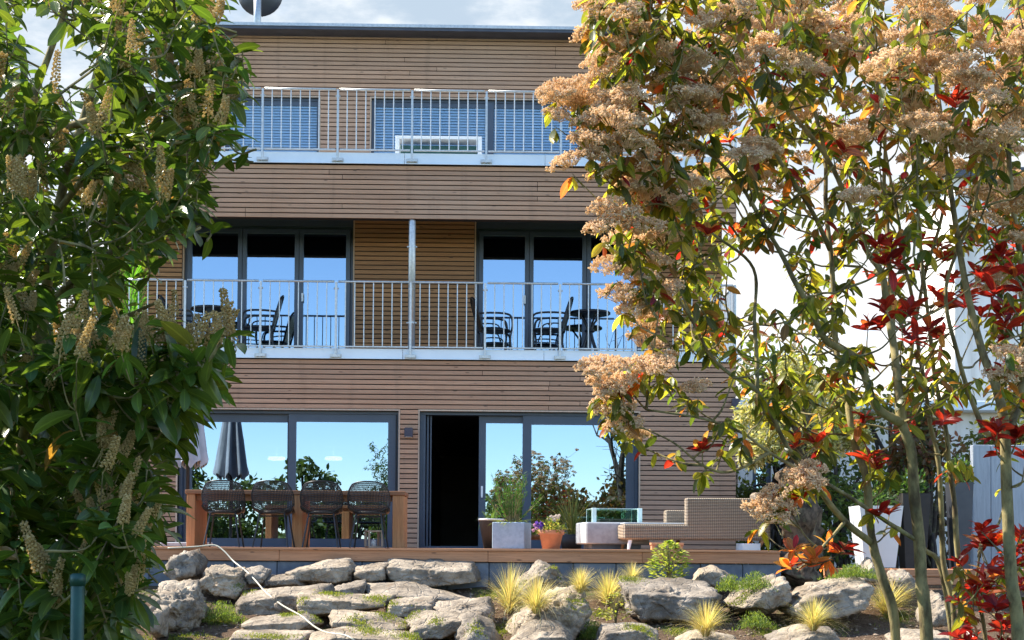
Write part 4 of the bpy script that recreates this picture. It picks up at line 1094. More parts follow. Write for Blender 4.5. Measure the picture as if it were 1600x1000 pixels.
# ------------------------------------------------------------------ garden plants
BL = [(.50,.44,.25),(.60,.54,.34),(.36,.36,.17),(.42,.34,.18)]
tm = [tuft_mesh('ornamental_grass', 40+i, 1.08, 1.15, 520, BL, .013, 1.5) for i in range(3)]
for i, (u, v, top, w, lab) in enumerate(((796,958,884,1.0,'tallest blond feather grass, left one of the pair before the peaked grey stone'), (838,958,898,1.1,'blond feather grass, right one of the pair touching the big tilted boulder'),
        (907,926,884,1.0,'olive blond feather grass right behind the big tilted boulder'), (950,944,891,1.1,'blond feather grass left of the largest dark boulder'), (988,910,876,1.1,'shaded feather grass against the slab wall left of the yellow green bush'),
        (1103,993,938,1.2,'round blond grass tuft before the right end of the largest boulder'), (1271,984,932,1.1,'upright blond grass tuft before the two humped boulder'), (1386,960,903,1.1,'dull feather grass behind the two nearest shrub stems'))):
    d = ray(u, v); h = BV.ray_cast(CAM, d); p = h[0] if h[0] else U(u, v, 15.5)
    if v < 912: p = U(u, v, 16.4)
    if h[0] and p.z > gh(p.x, p.y)+.12: p = U(u, v, p.y-.15)
    s = (v-top)*p.y/F
    o = link('ornamental_grass', tm[i % 3]); o.location = (p.x, p.y, p.z-.01); o.scale = (s*w*(1.0+.12*(i % 4)), s*w*(1.25-.1*(i % 3)), s*.96); o.rotation_euler = (0, 0, i*1.7)
    tag(o, lab, 'grass tuft', 'feather grasses between the boulders')
HB = [(.13,.20,.04),(.20,.26,.06),(.09,.14,.03)]
for i, (u, v, wpx, hpx, lab) in enumerate(((1142,925,46,26,'low bright green herb cushion right of the leaning triangular stone'), (1180,924,50,30,'wider green herb cushion between slab wall and wedge shaped boulder'), (1240,914,30,26,'small green herb cushion at the foot of the olive trunk'),
        (1181,983,54,26,'isolated low green herb cushion on bare soil below the wedge shaped boulder'), (345,974,62,32,'yellow green herb cushion on the left steps beside the squat pale boulder'), (925,1002,42,30,'green herb patch at the bottom edge right of the big tilted boulder'),
        (1335,905,70,22,'green herb strip before the sleeper edging'), (1150,958,22,18,'tiny pale rosette plant left of the wedge shaped boulder'))):
    d = ray(u, v); h = BV.ray_cast(CAM, d); p = h[0]; s = p.y/F; r = random.Random(60+i); lv = Leaves()
    for j in range(int(wpx*9)):
        x = r.gauss(0, .27)*wpx*s; y = r.gauss(0, .12); hh = hpx*s*(1-min(1, abs(x)/(wpx*s*.62))**2)*r.uniform(.3, 1.05)
        for q in range(3):
            lv.add(leaf_shape(r.uniform(.025,.05), .008, .3, .15, seg=2), aim((x, y, hh*(.4+.3*q)-.01), rdir(r, .1, 1)+Vector((0,0,.5)), rdir(r)), vary(r.choice(HB), r, .3))
    o = link('herb_cushion', lv.mesh('herb_cushion', M_['herb'])); o.location = p; tag(o, lab, 'herb', 'low green herbs in the rock garden')
def bush(name, lab, u, v, top, wpx, n, cols, Y, seed, ll=.06):
    p = U(u, v, Y); s = Y/F; H = (v-top)*s; Wd = wpx*s; r = random.Random(seed); t = thing(name, lab, 'shrub', p)
    lv = Leaves(); st = MB()
    for i in range(16):
        a = r.uniform(0, 6.3); e = Vector((math.cos(a)*Wd*.42*r.random(), math.sin(a)*Wd*.42*r.random(), H*r.uniform(.6,.97)))
        pts = catmull([(0,0,-.05), e*.4+Vector((0,0,.06)), e], 4); st.tube(pts, .006, 4)
    for i in range(n):
        z = r.uniform(.06, 1); rad_ = Wd*.5*math.sin(min(1, .25+z*.8)*PI)**.5 if z > .3 else Wd*.42
        a = r.uniform(0, 6.3); q = math.sqrt(r.random())
        c = Vector((math.cos(a)*rad_*q, math.sin(a)*rad_*q, z*H)); d = Vector((math.cos(a), math.sin(a), r.uniform(-.2,.9)))
        lv.add(leaf_shape(ll*r.uniform(.7,1.2), ll*.5, .4, .25, seg=3), aim(c, d, (0,0,1), r.uniform(-.5,.5)), vary(r.choice(cols), r, .25))
    link('foliage', lv.mesh('foliage', M_['herb']), t); tag(st.build('stems', M_['bark'], t), kind='stuff'); return t
bush('leafy_bush', 'bright yellow green leafy bush before the deck edge and slab wall', 1045, 908, 846, 62, 420, [(.30,.36,.08),(.22,.32,.06),(.38,.40,.14)], 16.45, 3, .075)
bush('small_bush', 'sparse small yellow green bush left of the largest dark boulder', 962, 972, 926, 46, 120, [(.30,.34,.08),(.36,.36,.14)], 15.1, 8, .05)
# green coated fence post in the near left corner
p = U(120, 1010, 4.1); zt_ = Z(899, 4.1, 120)
t = thing('fence_post', 'chipped dark green metal fence post standing before the laurel', 'post', (p.x, 4.1, -1.62))
rr = 10.5*4.1/F
MB().lathe([(rr,0),(rr,zt_+1.62-.004),(rr*.9,zt_+1.62)], 24).build('tube', M_['greenpost'], t, True)
MB().lathe([(rr*1.12,zt_+1.62-.03),(rr*1.12,zt_+1.62+.001),(rr*.7,zt_+1.62+.006)], 24).build('cap', M_['greenpost'], t, True)
# ------------------------------------------------------------------ beyond the house on the right
Yn = 34.0
t = thing('white_neighbour_house', 'white rendered neighbour house behind the shrub stems at the right edge', 'house', (X(1640,Yn,600), Yn, gh(0,Yn)))
zb_ = -gh(0,Yn); lx = t.location.x; xa = X(1492,Yn,500)-lx; zt_ = Z(268,Yn)+zb_; wy = 2.5
b = MB(); wins = [(X(1600,Yn,400)-lx, X(1668,Yn,400)-lx, Z(470,Yn)+zb_, Z(390,Yn)+zb_), (X(1600,Yn,700)-lx, X(1668,Yn,700)-lx, Z(760,Yn)+zb_, Z(640,Yn)+zb_)]
b.box(xa, 9, 0, wy, 0, zt_); b.build('wall', M_['render'], t)
b = MB(); b.box(xa-.2, 9.2, -.25, wy+.2, zt_+.001, zt_+.22); b.build('roof', M_['roofedge'], t)
for a, c, d, e in wins:
    q = MB(); sash(q, a, c, d, e, -.05, -.004, .09); w = q.build('window', M_['frame'], t)
    MB().box(a+.085, c-.085, -.03, -.012, d+.085, e-.085).build('pane', M_['glass'], w)
Yw = 27.0
t = thing('white_annexe', 'low white annexe with a dark window and flat roof right of the house corner', 'house', (X(1300,Yw,700), Yw, gh(0,Yw)))
zb_ = -gh(0,Yw); lx = t.location.x; xa, xb = X(1153,Yw,700)-lx, X(1600,Yw,700)-lx; zt_ = Z(638,Yw)+zb_
op = [(X(1176,Yw,700)-lx, X(1205,Yw,700)-lx, Z(800,Yw)+zb_, Z(672,Yw)+zb_), (X(1400,Yw,700)-lx, X(1452,Yw,700)-lx, zb_-.3, Z(700,Yw)+zb_)]
q = MB(); cx = xa
for a, c, d, e in op: q.box(cx, a, 0, .3, 0, zt_); q.box(a, c, 0, .3, e, zt_); q.box(a, c, 0, .3, 0, d); cx = c
q.box(cx, xb, 0, .3, 0, zt_); q.box(xa, xb, .301, 5, 0, zt_-.01); q.build('wall', M_['render'], t)
for a, c, d, e in op:
    q = MB(); sash(q, a+.003, c-.003, d+.003, e-.003, .06, .14, .08); w = q.build('window', M_['frame'], t); MB().box(a+.08, c-.08, .09, .11, d+.08, e-.08).build('pane', M_['glass'], w)
MB().bbox(xa-.25, xb+.2, -.4, 5.1, zt_+.001, zt_+.20, .02).build('roof', M_['fascia'], t)
# pale concrete screen, white and dark planters
Yv = 19.2
t = thing('privacy_screen', 'pale streaked concrete screen wall standing at the right behind the thin stems', 'wall', (X(1562,Yv,800), Yv, -.5))
M_['streak'] = wood('streaked_concrete', (.42,.45,.48), (.33,.36,.39), along='z', knots=False, rv=.05)
for i in range(3):
    a, b2 = X(1520+i*28.6,Yv,800)-t.location.x, X(1520+(i+1)*28.6,Yv,800)-t.location.x
    MB().bbox(a+.003, b2-.003, 0, .12, 0, Z(688,Yv)+.5, .006).build('panel', M_['streak'], t)
Yp_ = 18.6
def tallpot(name, lab, u0, u1, vt, vb, m, seed, plant=True):
    p0 = X((u0+u1)/2,Yp_,840); z0, z1 = Z(vb,Yp_), Z(vt,Yp_); w = (u1-u0)/2*Yp_/F
    t = thing(name, lab, 'planter', (p0, Yp_, z0), 0, 'tall planters right of the deck')
    h = z1-z0; q = MB(); n = 4
    def ring(s, z): return [(-s,-s,z),(s,-s,z),(s,s,z),(-s,s,z)]
    v = ring(w*.72,0)+ring(w,h)+ring(w-.03,h)+ring(w-.04,h-.08)
    q.add(v, [(3,2,1,0)]+[(4*j+k, 4*j+(k+1)%4, 4*j+4+(k+1)%4, 4*j+4+k) for j in range(3) for k in range(4)]+[(12,13,14,15)])
    q.build('box', m, t)
    if plant:
        r = random.Random(seed); lv = Leaves()
        for i in range(220):
            d = rdir(r, -.1, 1); c = Vector((0,0,h))+Vector((d.x*w*1.1, d.y*w*1.1, d.z*.3+.05))*r.uniform(.3,1)
            lv.add(leaf_shape(r.uniform(.05,.09), .035, .4, .2, seg=3), aim(c, d+rdir(r)*.6, rdir(r)), vary((.05,.10,.03), r, .3))
        link('foliage', lv.mesh('foliage', M_['herb']), t)
tallpot('tall_planter', 'tall white tapered planter right of the deck between the stems', 1334, 1402, 786, 882, M_['white'], 3)
tallpot('tall_planter', 'tall dark tapered planter right of the white one between the stems', 1404, 1448, 766, 884, M_['dark_in'], 4)
tallpot('tall_planter', 'dark planter with a plant before the concrete screen at the right', 1482, 1516, 748, 884, M_['roofedge'], 6)

# ------------------------------------------------------------------ trees
def crown_leaves(r, centres, n, ll, ww, cols, spread, m, name='crown', flat=.8):
    lv = Leaves(); shapes = [leaf_shape(ll*k, ww*k, .35, .25, seg=3, seed=i) for i, k in enumerate((.75, .9, 1, 1.15))]
    for i in range(n):
        c, R = r.choice(centres); d = rdir(r); p = c+Vector((d.x, d.y, d.z*flat))*R*r.random()**.45
        lv.add(r.choice(shapes), aim(p, rdir(r)+Vector((0,0,-.2)), rdir(r)), vary(r.choice(cols), r, .3))
    return lv.mesh(name, M_[m])
# gnarled olive at the deck end
Yo = 17.3
t = thing('olive_tree', 'old olive tree with thick gnarled trunk and pale grey green crown at the deck end', 'tree', (X(1250,Yo,900), Yo, gh(3,16.7)-.05))
ob = Vector(t.location); q = MB(); pts = []; rs = []
for (u, v, w) in ((1240,910,78),(1248,880,58),(1258,850,54),(1252,815,60),(1240,780,62),(1246,750,58),(1262,722,46),(1270,695,34)):
    p = U(u, v, Yo+.05*math.sin(v)); pts.append(p-ob); rs.append(w/2*Yo/F)
P = catmull(pts, 5); rr_ = [rs[min(len(rs)-1, int(i/5))]*(1-(i%5)/5)+rs[min(len(rs)-1, int(i/5)+1)]*((i%5)/5) for i in range(len(P))]
q.tube(P, rr_, 28)
q.v = [tuple(Vector(p)+Vector((noise.noise(Vector(p)*7), noise.noise(Vector(p)*7+Vector((9,0,0))), 0))*.11+Vector((noise.noise(Vector(p)*19), noise.noise(Vector(p)*19+Vector((5,0,0))), 0))*.055) for p in q.v]
q.build('trunk', M_['bark_old'], t, True)
r = random.Random(12); cen = []; lb = MB()
for (u, v, R) in ((1180,650,.30),(1215,625,.34),(1260,610,.36),(1305,640,.34),(1200,690,.26),(1250,660,.40),(1290,690,.30),(1175,715,.16),(1330,680,.24),(1235,580,.28)):
    c = U(u, v, Yo+r.uniform(-.35,.5))-ob; cen.append((c, R)); b0 = P[-1]
    lb.tube(catmull([P[-3], b0.lerp(c, .5)+rdir(r)*.06, c], 4), [.05-.004*i for i in range(9)], 6)
lb.build('limb', M_['bark_old'], t, True) if False else None
tag(lb.build('limbs', M_['bark_old'], t, True), kind='stuff')
tag(link('crown', crown_leaves(r, cen, 9000, .085, .024, [(.38,.37,.20),(.50,.48,.30),(.22,.24,.11)], 1, 'herb'), t), kind='stuff')

def tree(name, lab, loc, H, R, n, cols, seed, ll=.14, group=None, trunk_h=.35):
    r = random.Random(seed); t = thing(name, lab, 'tree', loc, 0, group); q = MB()
    q.tube(catmull([(0,0,-.1),(R*.03,0,H*trunk_h),(-R*.04,.05,H*.8)], 5), [H*.028*(1-.07*i) for i in range(11)], 10); cen = []
    for i in range(26):
        d = rdir(r, -.9, 1); c = Vector((d.x*R*.72, d.y*R*.72, H*(trunk_h+.2)+d.z*H*(1-trunk_h-.2)*.8)); cen.append((c, R*r.uniform(.30,.48)))
        q.tube(catmull([(0,0,H*r.uniform(trunk_h*.7,.6)), c*.6+Vector((0,0,H*.2)), c], 3), [H*.012*(1-.1*j) for j in range(7)], 5)
    q.build('trunk', M_['bark_far'], t, True)
    tag(link('crown', crown_leaves(r, cen, n, ll, ll*.5, cols, 1, 'herb'), t), kind='stuff'); return t
G1 = [(.09,.13,.035),(.12,.16,.045),(.06,.09,.025)]
p = U(1150, 860, 38); tree('background_tree', 'dark green tree standing behind the right hand corner of the house', (p.x+1.0, 38, -.5), 6.2, 2.3, 2600, G1, 5, .2, 'trees behind the houses')
p = U(1290, 860, 44); tree('background_tree', 'lighter green tree behind the flat roof of the white annexe', (p.x, 44, -.5), 5.6, 2.6, 2400, [(.10,.13,.04),(.14,.17,.06)], 6, .2, 'trees behind the houses')
p = U(60, 860, 40); tree('background_tree', 'green tree far behind the laurel left of the house', (p.x, 40, -.5), 5.2, 2.4, 2200, G1, 7, .2, 'trees behind the houses')
# behind the viewer: what the doors mirror
GR = 'trees mirrored in the ground floor glass'
r = random.Random(70)
for i, (x, y, H, R, lab) in enumerate(((-13.5,-9,4.0,2.0,'broad bush mirrored at the far left edge of the left sliding door'), (-4.6,-11,3.4,1.9,'low dark bush mirrored under the dining table top'), (2.6,-10,3.5,1.8,'olive bush mirrored between the two planted pots'), (11.5,-9,3.9,2.2,'broad bush mirrored at the far right edge of the right sliding door'), (-6.2,-7,4.3,1.5,'bushy green tree mirrored at the left in the left sliding door'), (-8.8,-9,3.6,1.6,'round green shrub mirrored lowest in the left sliding door'), (-2.6,-10,3.9,1.5,'slim green tree mirrored behind the dining chairs'),
        (-10.5,-6,4.2,1.6,'dense green bush mirrored beside the closed parasol'), (0.6,-9,3.3,1.8,'low green bush mirrored behind the upright planter shrub'), (4.9,-8,3.8,2.1,'reddish brown bush mirrored behind the fire table'), (8.6,-8,4.2,2.0,'dense bush mirrored behind the wicker sofa'))):
    tree('garden_tree', lab, (x, y, -1.62), H+.75, R*1.12, 5200, [(.20,.10,.045),(.14,.10,.045),(.09,.09,.03)] if i in (9, 2) else G1, 80+i, .24, GR, .10)
def bare(loc, H, seed):
    r = random.Random(seed); t = thing('bare_tree', 'tall bare branched tree mirrored at the right in both floors of glass', 'tree', loc); tr = MB(); br = MB()
    def grow(p, d, L0, rad_, lev):
        pts = [p]; q = p; dd = d
        for i in range(4):
            dd = (dd+rdir(r)*.16+Vector((0,0,.05))).normalized(); q = q+dd*L0/4; pts.append(q)
        (tr if lev == 0 else br).tube(pts, [rad_*(1-.12*i) for i in range(5)], 7 if lev < 2 else 4, False)
        if lev < 5:
            for k in range(3 if lev < 3 else 3):
                j = r.choice((2,3,4,4)); e = (dd+rdir(r)*.75).normalized(); grow(pts[j], e, L0*r.uniform(.58,.78), rad_*.55, lev+1)
    grow(Vector((0,0,-.1)), Vector((0,0,1)), H*.3, H*.016, 0); 
    tr.build('trunk', M_['bark_far'], t, True); tag(br.build('branches', M_['bark_far'], t), kind='stuff')
bare((5.4, -7.0, -1.62), 13, 3)

for (u, Ys_, vt, Rpx, lab, cols, sd_) in ((1310, 21.5, 650, 90, 'dark green garden shrub behind the olive trunk and the white planter', G1, 41), (1455, 22.0, 600, 95, 'bronze leaved garden shrub before the white annexe behind the thickest stems', [(.14,.085,.04),(.10,.10,.035),(.18,.07,.04)], 42),
        (1395, 23.5, 560, 90, 'tall olive green garden shrub before the white annexe between the stems', [(.16,.17,.06),(.11,.13,.04)], 43), (1215, 24.0, 600, 85, 'dense green garden shrub at the right house corner behind the olive', G1, 44), (1575, 23.0, 560, 80, 'loose green shrub behind the pale concrete screen', [(.15,.17,.06),(.10,.12,.04)], 45)):
    p = U(u, 880, Ys_); H_ = (855-vt)*Ys_/F+.5
    tree('garden_shrub', lab, (p.x, Ys_, -.5), H_, Rpx*Ys_/F, 3000, cols, sd_, .11, 'shrubs right of the house', .10)

# ------------------------------------------------------------------ helpers for the two big shrubs
class Stems:
    def __init__(s): s.a = np.zeros((40000, 3)); s.n = 0
    def add(s, pts):
        for q in pts: s.a[s.n] = q; s.n += 1
    def near(s, q, rise=.05):
        d = s.a[:s.n]-np.array(q); h = np.hypot(d[:, 0], d[:, 1])
        c = np.sqrt((d*d).sum(1))+np.maximum(0, d[:, 2]+rise+.25*h)*2.5
        return Vector(s.a[int(c.argmin())])
def in_view(p):
    d = RM.transposed() @ (Vector(p)-CAM)
    if d.z > -.1: return None
    return (d.x/-d.z*F+800, PPV-d.y/-d.z*F)
def inpoly(u, v, poly):
    c = False; n = len(poly)
    for i in range(n):
        a, b = poly[i], poly[(i+1) % n]
        if (a[1] > v) != (b[1] > v) and u < (b[0]-a[0])*(v-a[1])/(b[1]-a[1])+a[0]: c = not c
    return c
def emit_leaves(root, specs, meshes, m, stuff_name, keep=300):
    """specs: (matrix, kind, colour); the ones that show largest become single leaf objects, the rest one mesh"""
    vis = []
    for i, s in enumerate(specs):
        uv = in_view(s[0].to_translation())
        if uv and -10 < uv[0] < 1610 and -10 < uv[1] < 1010: vis.append((s[3]/s[0].to_translation().y, i))
    vis.sort(reverse=True); top = set(i for _, i in vis[:keep])
    lv = Leaves(); inv = root.matrix_world.inverted() if False else Matrix.Translation(-Vector(root.location))
    for i, (Mx, kind, col, size) in enumerate(specs):
        if i in top: link('leaf', meshes[kind][1+(i % 4)], root, inv @ Mx)
        else: lv.add(meshes[kind][0], inv @ Mx, col)
    tag(link(stuff_name, lv.mesh(stuff_name, m), root), kind='stuff')
def leaf_kind(shape, cols, r, m):
    out = [shape]
    for k in range(4):
        l = Leaves(); l.add(shape, Matrix.Identity(4), vary(r.choice(cols), r, .2)); out.append(l.mesh('leaf', M_[m]))
    return out

# ------------------------------------------------------------------ cherry laurel on the left
def laurel():
    r = random.Random(101)
    base = Vector((-2.35, 5.3, -1.62))
    t = thing('laurel_shrub', 'big dark green cherry laurel with tan flower spikes filling the left side', 'shrub', base)
    B = base; S_ = Stems()
    # main stems
    mains = []
    for (path, r0) in (([(-60,1400,5.3),(-20,1000,5.2),(20,800,5.1),(60,560,5.1),(90,330,5.0),(150,120,5.0),(190,-60,5.0)], .032),
            ([(-40,1400,5.4),(10,1050,5.0),(39,669,4.75),(156,627,4.6),(210,603,4.5),(285,573,4.42),(345,562,4.4)], .020),
            ([(-90,1400,5.5),(-60,900,5.4),(-50,500,5.3),(0,290,5.1),(70,215,4.9),(150,185,4.8),(240,150,4.8),(330,110,4.8)], .026),
            ([(-20,1400,5.2),(60,1010,4.9),(100,860,4.7),(150,740,4.6)], .014),
            ([(20,1400,5.2),(90,1040,5.0),(150,930,4.8),(210,850,4.7),(255,800,4.65)], .014),
            ([(20,1400,5.3),(120,1080,5.1),(190,980,4.9),(225,930,4.8)], .012),
            ([(-60,900,5.4),(20,640,5.3),(80,480,5.2),(140,420,5.1),(220,360,5.0),(290,310,5.0)], .018),
            ([(0,290,5.1),(60,130,5.1),(100,20,5.1),(130,-80,5.1)], .016),
            ([(20,640,5.3),(110,560,5.2),(190,500,5.1),(250,470,5.0)], .012),
            ([(90,330,5.0),(150,260,4.9),(210,235,4.8),(300,220,4.75)], .012)):
        pts = catmull([U(*q) for q in path], 6); n = len(pts)
        w = MB(); w.tube([p-B for p in pts], [r0*(1-.75*i/n)+.0015 for i in range(n)], 8); w.build('stem', M_['bark'], t, True); S_.add(pts)
    region = [(-260,-80),(345,-60),(345,30),(395,75),(372,150),(352,200),(300,250),(318,290),(300,345),(250,375),(185,392),(160,440),(185,480),(260,522),(350,548),(330,585),(295,622),(262,655),(252,730),(250,790),(232,850),(215,915),(200,970),(190,1060),(-260,1120)]
    holes = [((115,75),32),((60,75),22),((150,110),16),((235,65),16),((290,80),16),((92,445),26),((145,495),16),((210,500),18),((35,25),12),((190,35),14),((205,140),12),((60,130),14),((115,200),12)]
    col_old = [(.066,.112,.020),(.085,.132,.025),(.045,.082,.016),(.11,.155,.030)]
    col_new = [(.085,.16,.03),(.11,.18,.035),(.07,.14,.04)]
    col_brn = [(.28,.16,.05),(.22,.20,.04)]
    shapes = {}
    for k, (ln, wd, cu, fo) in {'a': (.108,.038,.45,.30), 'b': (.088,.036,.25,.25), 'c': (.125,.038,.75,.35)}.items():
        for nm, cc in (('o', col_old), ('n', col_new), ('b', col_brn)):
            shapes[k+nm] = leaf_kind(leaf_shape(ln, wd, cu, fo, .02, seg=6, seed=ord(k)), cc, r, 'laurel')
    # flower spikes: several variants
    rac = []
    for k in range(6):
        q = MB(); Ls = r.uniform(.085,.15); bend = r.uniform(-.02,.02)
        ax = lambda s: Vector((bend*math.sin(s*2.5), bend*s*s, Ls*s))
        q.tube([ax(i/5) for i in range(6)], .0016, 5)
        for i in range(70):
            s = .12+.88*i/70; a = i*2.4; rr = .0140*(1-.62*s)+.002; d = Vector((math.cos(a), math.sin(a), .3)); c = ax(s)+d*rr; e = r.uniform(.0036,.0062)
            q.add([c+p*e for p in oct_v], oct_f)
        rac.append(q.mesh('flower_spike', M_['raceme']))
    specs = []; twigs = MB(); nr = 0; spikes = []
    fl_zones = [((30,500),60),((170,525),70),((240,520),60),((320,530),50),((165,690),45),((30,140),70),((110,210),70),((230,130),70),((300,180),70),((340,60),60),((60,290),60),((220,300),60),((120,300),60),((180,820),40),((215,880),40),((60,950),50),((200,940),40),((120,860),25),((340,590),40),((0,400),50),((330,290),30),((100,60),80),((180,20),60),((240,590),40)]
    tries = 0; nshoot = 0
    while nshoot < 1500 and tries < 28000:
        tries += 1; u, v = r.uniform(-240, 395), r.uniform(-70, 1090)
        if not inpoly(u, v, region): continue
        if any((u-a)**2+(v-b)**2 < (w*1.5)**2 for (a, b), w in holes) and r.random() < .93: continue
        if v < 330 and r.random() < .15: continue
        Y = r.uniform(4.25, 6.0) if u > 150 else r.uniform(4.2, 6.8)
        tip = U(u, v, Y); st = S_.near(tip, .03)
        if (st-tip).length > .75: st = tip+(st-tip).normalized()*.5
        d = tip-st; ln = min(d.length, .34)
        if ln < .06: d = rdir(r, 0, 1)*.2; ln = .2; st = tip-d
        nshoot += 1
        mid = st.lerp(tip, .5)+Vector((0,0,-.04))+rdir(r)*.03
        path = catmull([st, mid, tip], 5); n = len(path)
        twigs.tube([p-B for p in path], [.0045*(1-.6*i/n) for i in range(n)], 5, False); S_.add(path[1:-1])
        dirn = (path[-1]-path[-3]).normalized()
        young = r.random() < (.38 if v > 430 else .14); nl = r.randint(7, 10)
        for j in range(nl):
            s = 1-(j/nl)*min(1, .30/max(.12, d.length))*.9; p = path[min(n-1, int(s*(n-1)))].lerp(path[min(n-1, int(s*(n-1))+1)], (s*(n-1)) % 1)
            a = j*2.4+r.random(); side = dirn.orthogonal().normalized(); side = Matrix.Rotation(a, 3, dirn) @ side
            ld = dirn*r.uniform(.3,.7)+side*r.uniform(.7,1)+Vector((0,0,-r.uniform(.1,.9)))
            kk = r.choice('abc')+('b' if r.random() < .012 else ('n' if (young and j < 5) or r.random() < .05 else 'o'))
            sz = r.uniform(.75,1.12)*(1.22 if v > 430 else .92); Mx = aim(p, ld, Vector((0,0,1))+rdir(r)*.55, r.uniform(-.5,.5), sz)
            cc = {'o': col_old, 'n': col_new, 'b': col_brn}[kk[1]]; specs.append((Mx, kk, vary(r.choice(cc), r, .25), .12*sz))
        if any((u-a)**2+(v-b)**2 < w*w for (a, b), w in fl_zones) and Y < 5.4:
            for q_ in range(r.randint(1, 3)):
                spikes.append((path[-1]+rdir(r)*.015, (Vector((0,0,1))+dirn*.3+rdir(r)*.45).normalized()))
    for (u, v) in ((38,468),(46,475),(30,490),(165,505),(175,515),(150,520),(190,520),(232,515),(245,520),(222,525),(262,490),(322,530),(300,540),(345,505),(362,515),(335,545),(152,690),(168,695),(182,690),(160,705),(188,705),(52,950),(125,855),(10,130),(4,150),(330,20),(320,35),(240,100),(250,115),(300,160),(310,175),(335,170),(205,60),(195,75),(20,480),(55,490),(66,500),(110,500),(125,510),(140,530),(205,525),(215,540),(260,535),(275,530),(285,540),(295,520),(310,545),(330,505),(355,500),(368,505),(372,520),(280,500),(270,480),(120,540),(90,540),(5,560),(15,575),(145,700),(175,705),(198,695),(60,560),(75,580),(190,545),(60,960),(48,945),(200,810),(192,800),(208,820)):
        p = U(u+r.uniform(-3,3), v+26+r.uniform(-8,10), r.uniform(4.1,4.55))
        if r.random() < .22: continue
        spikes.insert(0, (p, (Vector((0,0,1))+rdir(r)*.42).normalized()))
        for j in range(3):
            a = r.uniform(0, 6.3); kk = r.choice('abc')+('n' if r.random() < .45 else 'o')
            specs.append((aim(p+rdir(r)*.02, (math.cos(a), math.sin(a), r.uniform(-.8,.5)), Vector((0,0,1))+rdir(r)*.5, 0, r.uniform(.7,1.1)), kk, vary(r.choice(col_new if kk[1] == 'n' else col_old), r, .25), .11))
        st = S_.near(p, .03); twigs.tube([q-B for q in catmull([st, st.lerp(p,.5)+Vector((0,0,-.04)), p], 4)], .002, 4, False)
    for i, (p, d) in enumerate(spikes[:300]):
        Mx = aim(p-B, d, rdir(r)) @ Matrix.Rotation(-PI/2, 4, 'X'); sc = r.uniform(.85, 1.2)
        link('flower_spike', rac[i % 6], t, Mx @ Matrix.Diagonal((sc,sc,sc,1)))
    tag(twigs.build('twigs', M_['bark'], t), kind='stuff')
    emit_leaves(t, specs, shapes, M_['laurel'], 'foliage')
laurel()

# ------------------------------------------------------------------ photinia on the right
def corymbs(r):
    out = []
    for k in range(8):
        q = MB(); R = r.uniform(.064,.088); n = 560
        heads = []
        for i in range(58):
            a = r.uniform(0, 6.3); rr = R*math.sqrt(r.random())*.88; z = .045+.026*(1-(rr/R)**2)+r.uniform(-.006,.006); c = Vector((math.cos(a)*rr, math.sin(a)*rr, z)); heads.append(c)
            q.tube([Vector((c.x*.3, c.y*.3, z*.45)), Vector((c.x*.6, c.y*.6, z*.72)), c], [.0013,.0008,.0006], 3, False)
        for i in range(n):
            h = r.choice(heads); c = h+rdir(r)*r.uniform(.003,.013); e = r.uniform(.0029,.0048)
            q.add([c+p*e for p in oct_v], oct_f)
        out.append(q.mesh('flower_cluster', M_['corymb']))
    return out
def flower_rank(p):
    q = in_view(p)
    if not q: return 9e9
    u, v = q
    if not (-40 < v < 1000 and 820 < u < 1640): return 9e8+v
    h = (math.sin(p.x*913.1+p.y*377.7+p.z*531.3)*43758.5) % 1
    return h*(1 if v < 345 else 1.2)+(0 if v < 345 else (.35 if u < 1060 else .75))
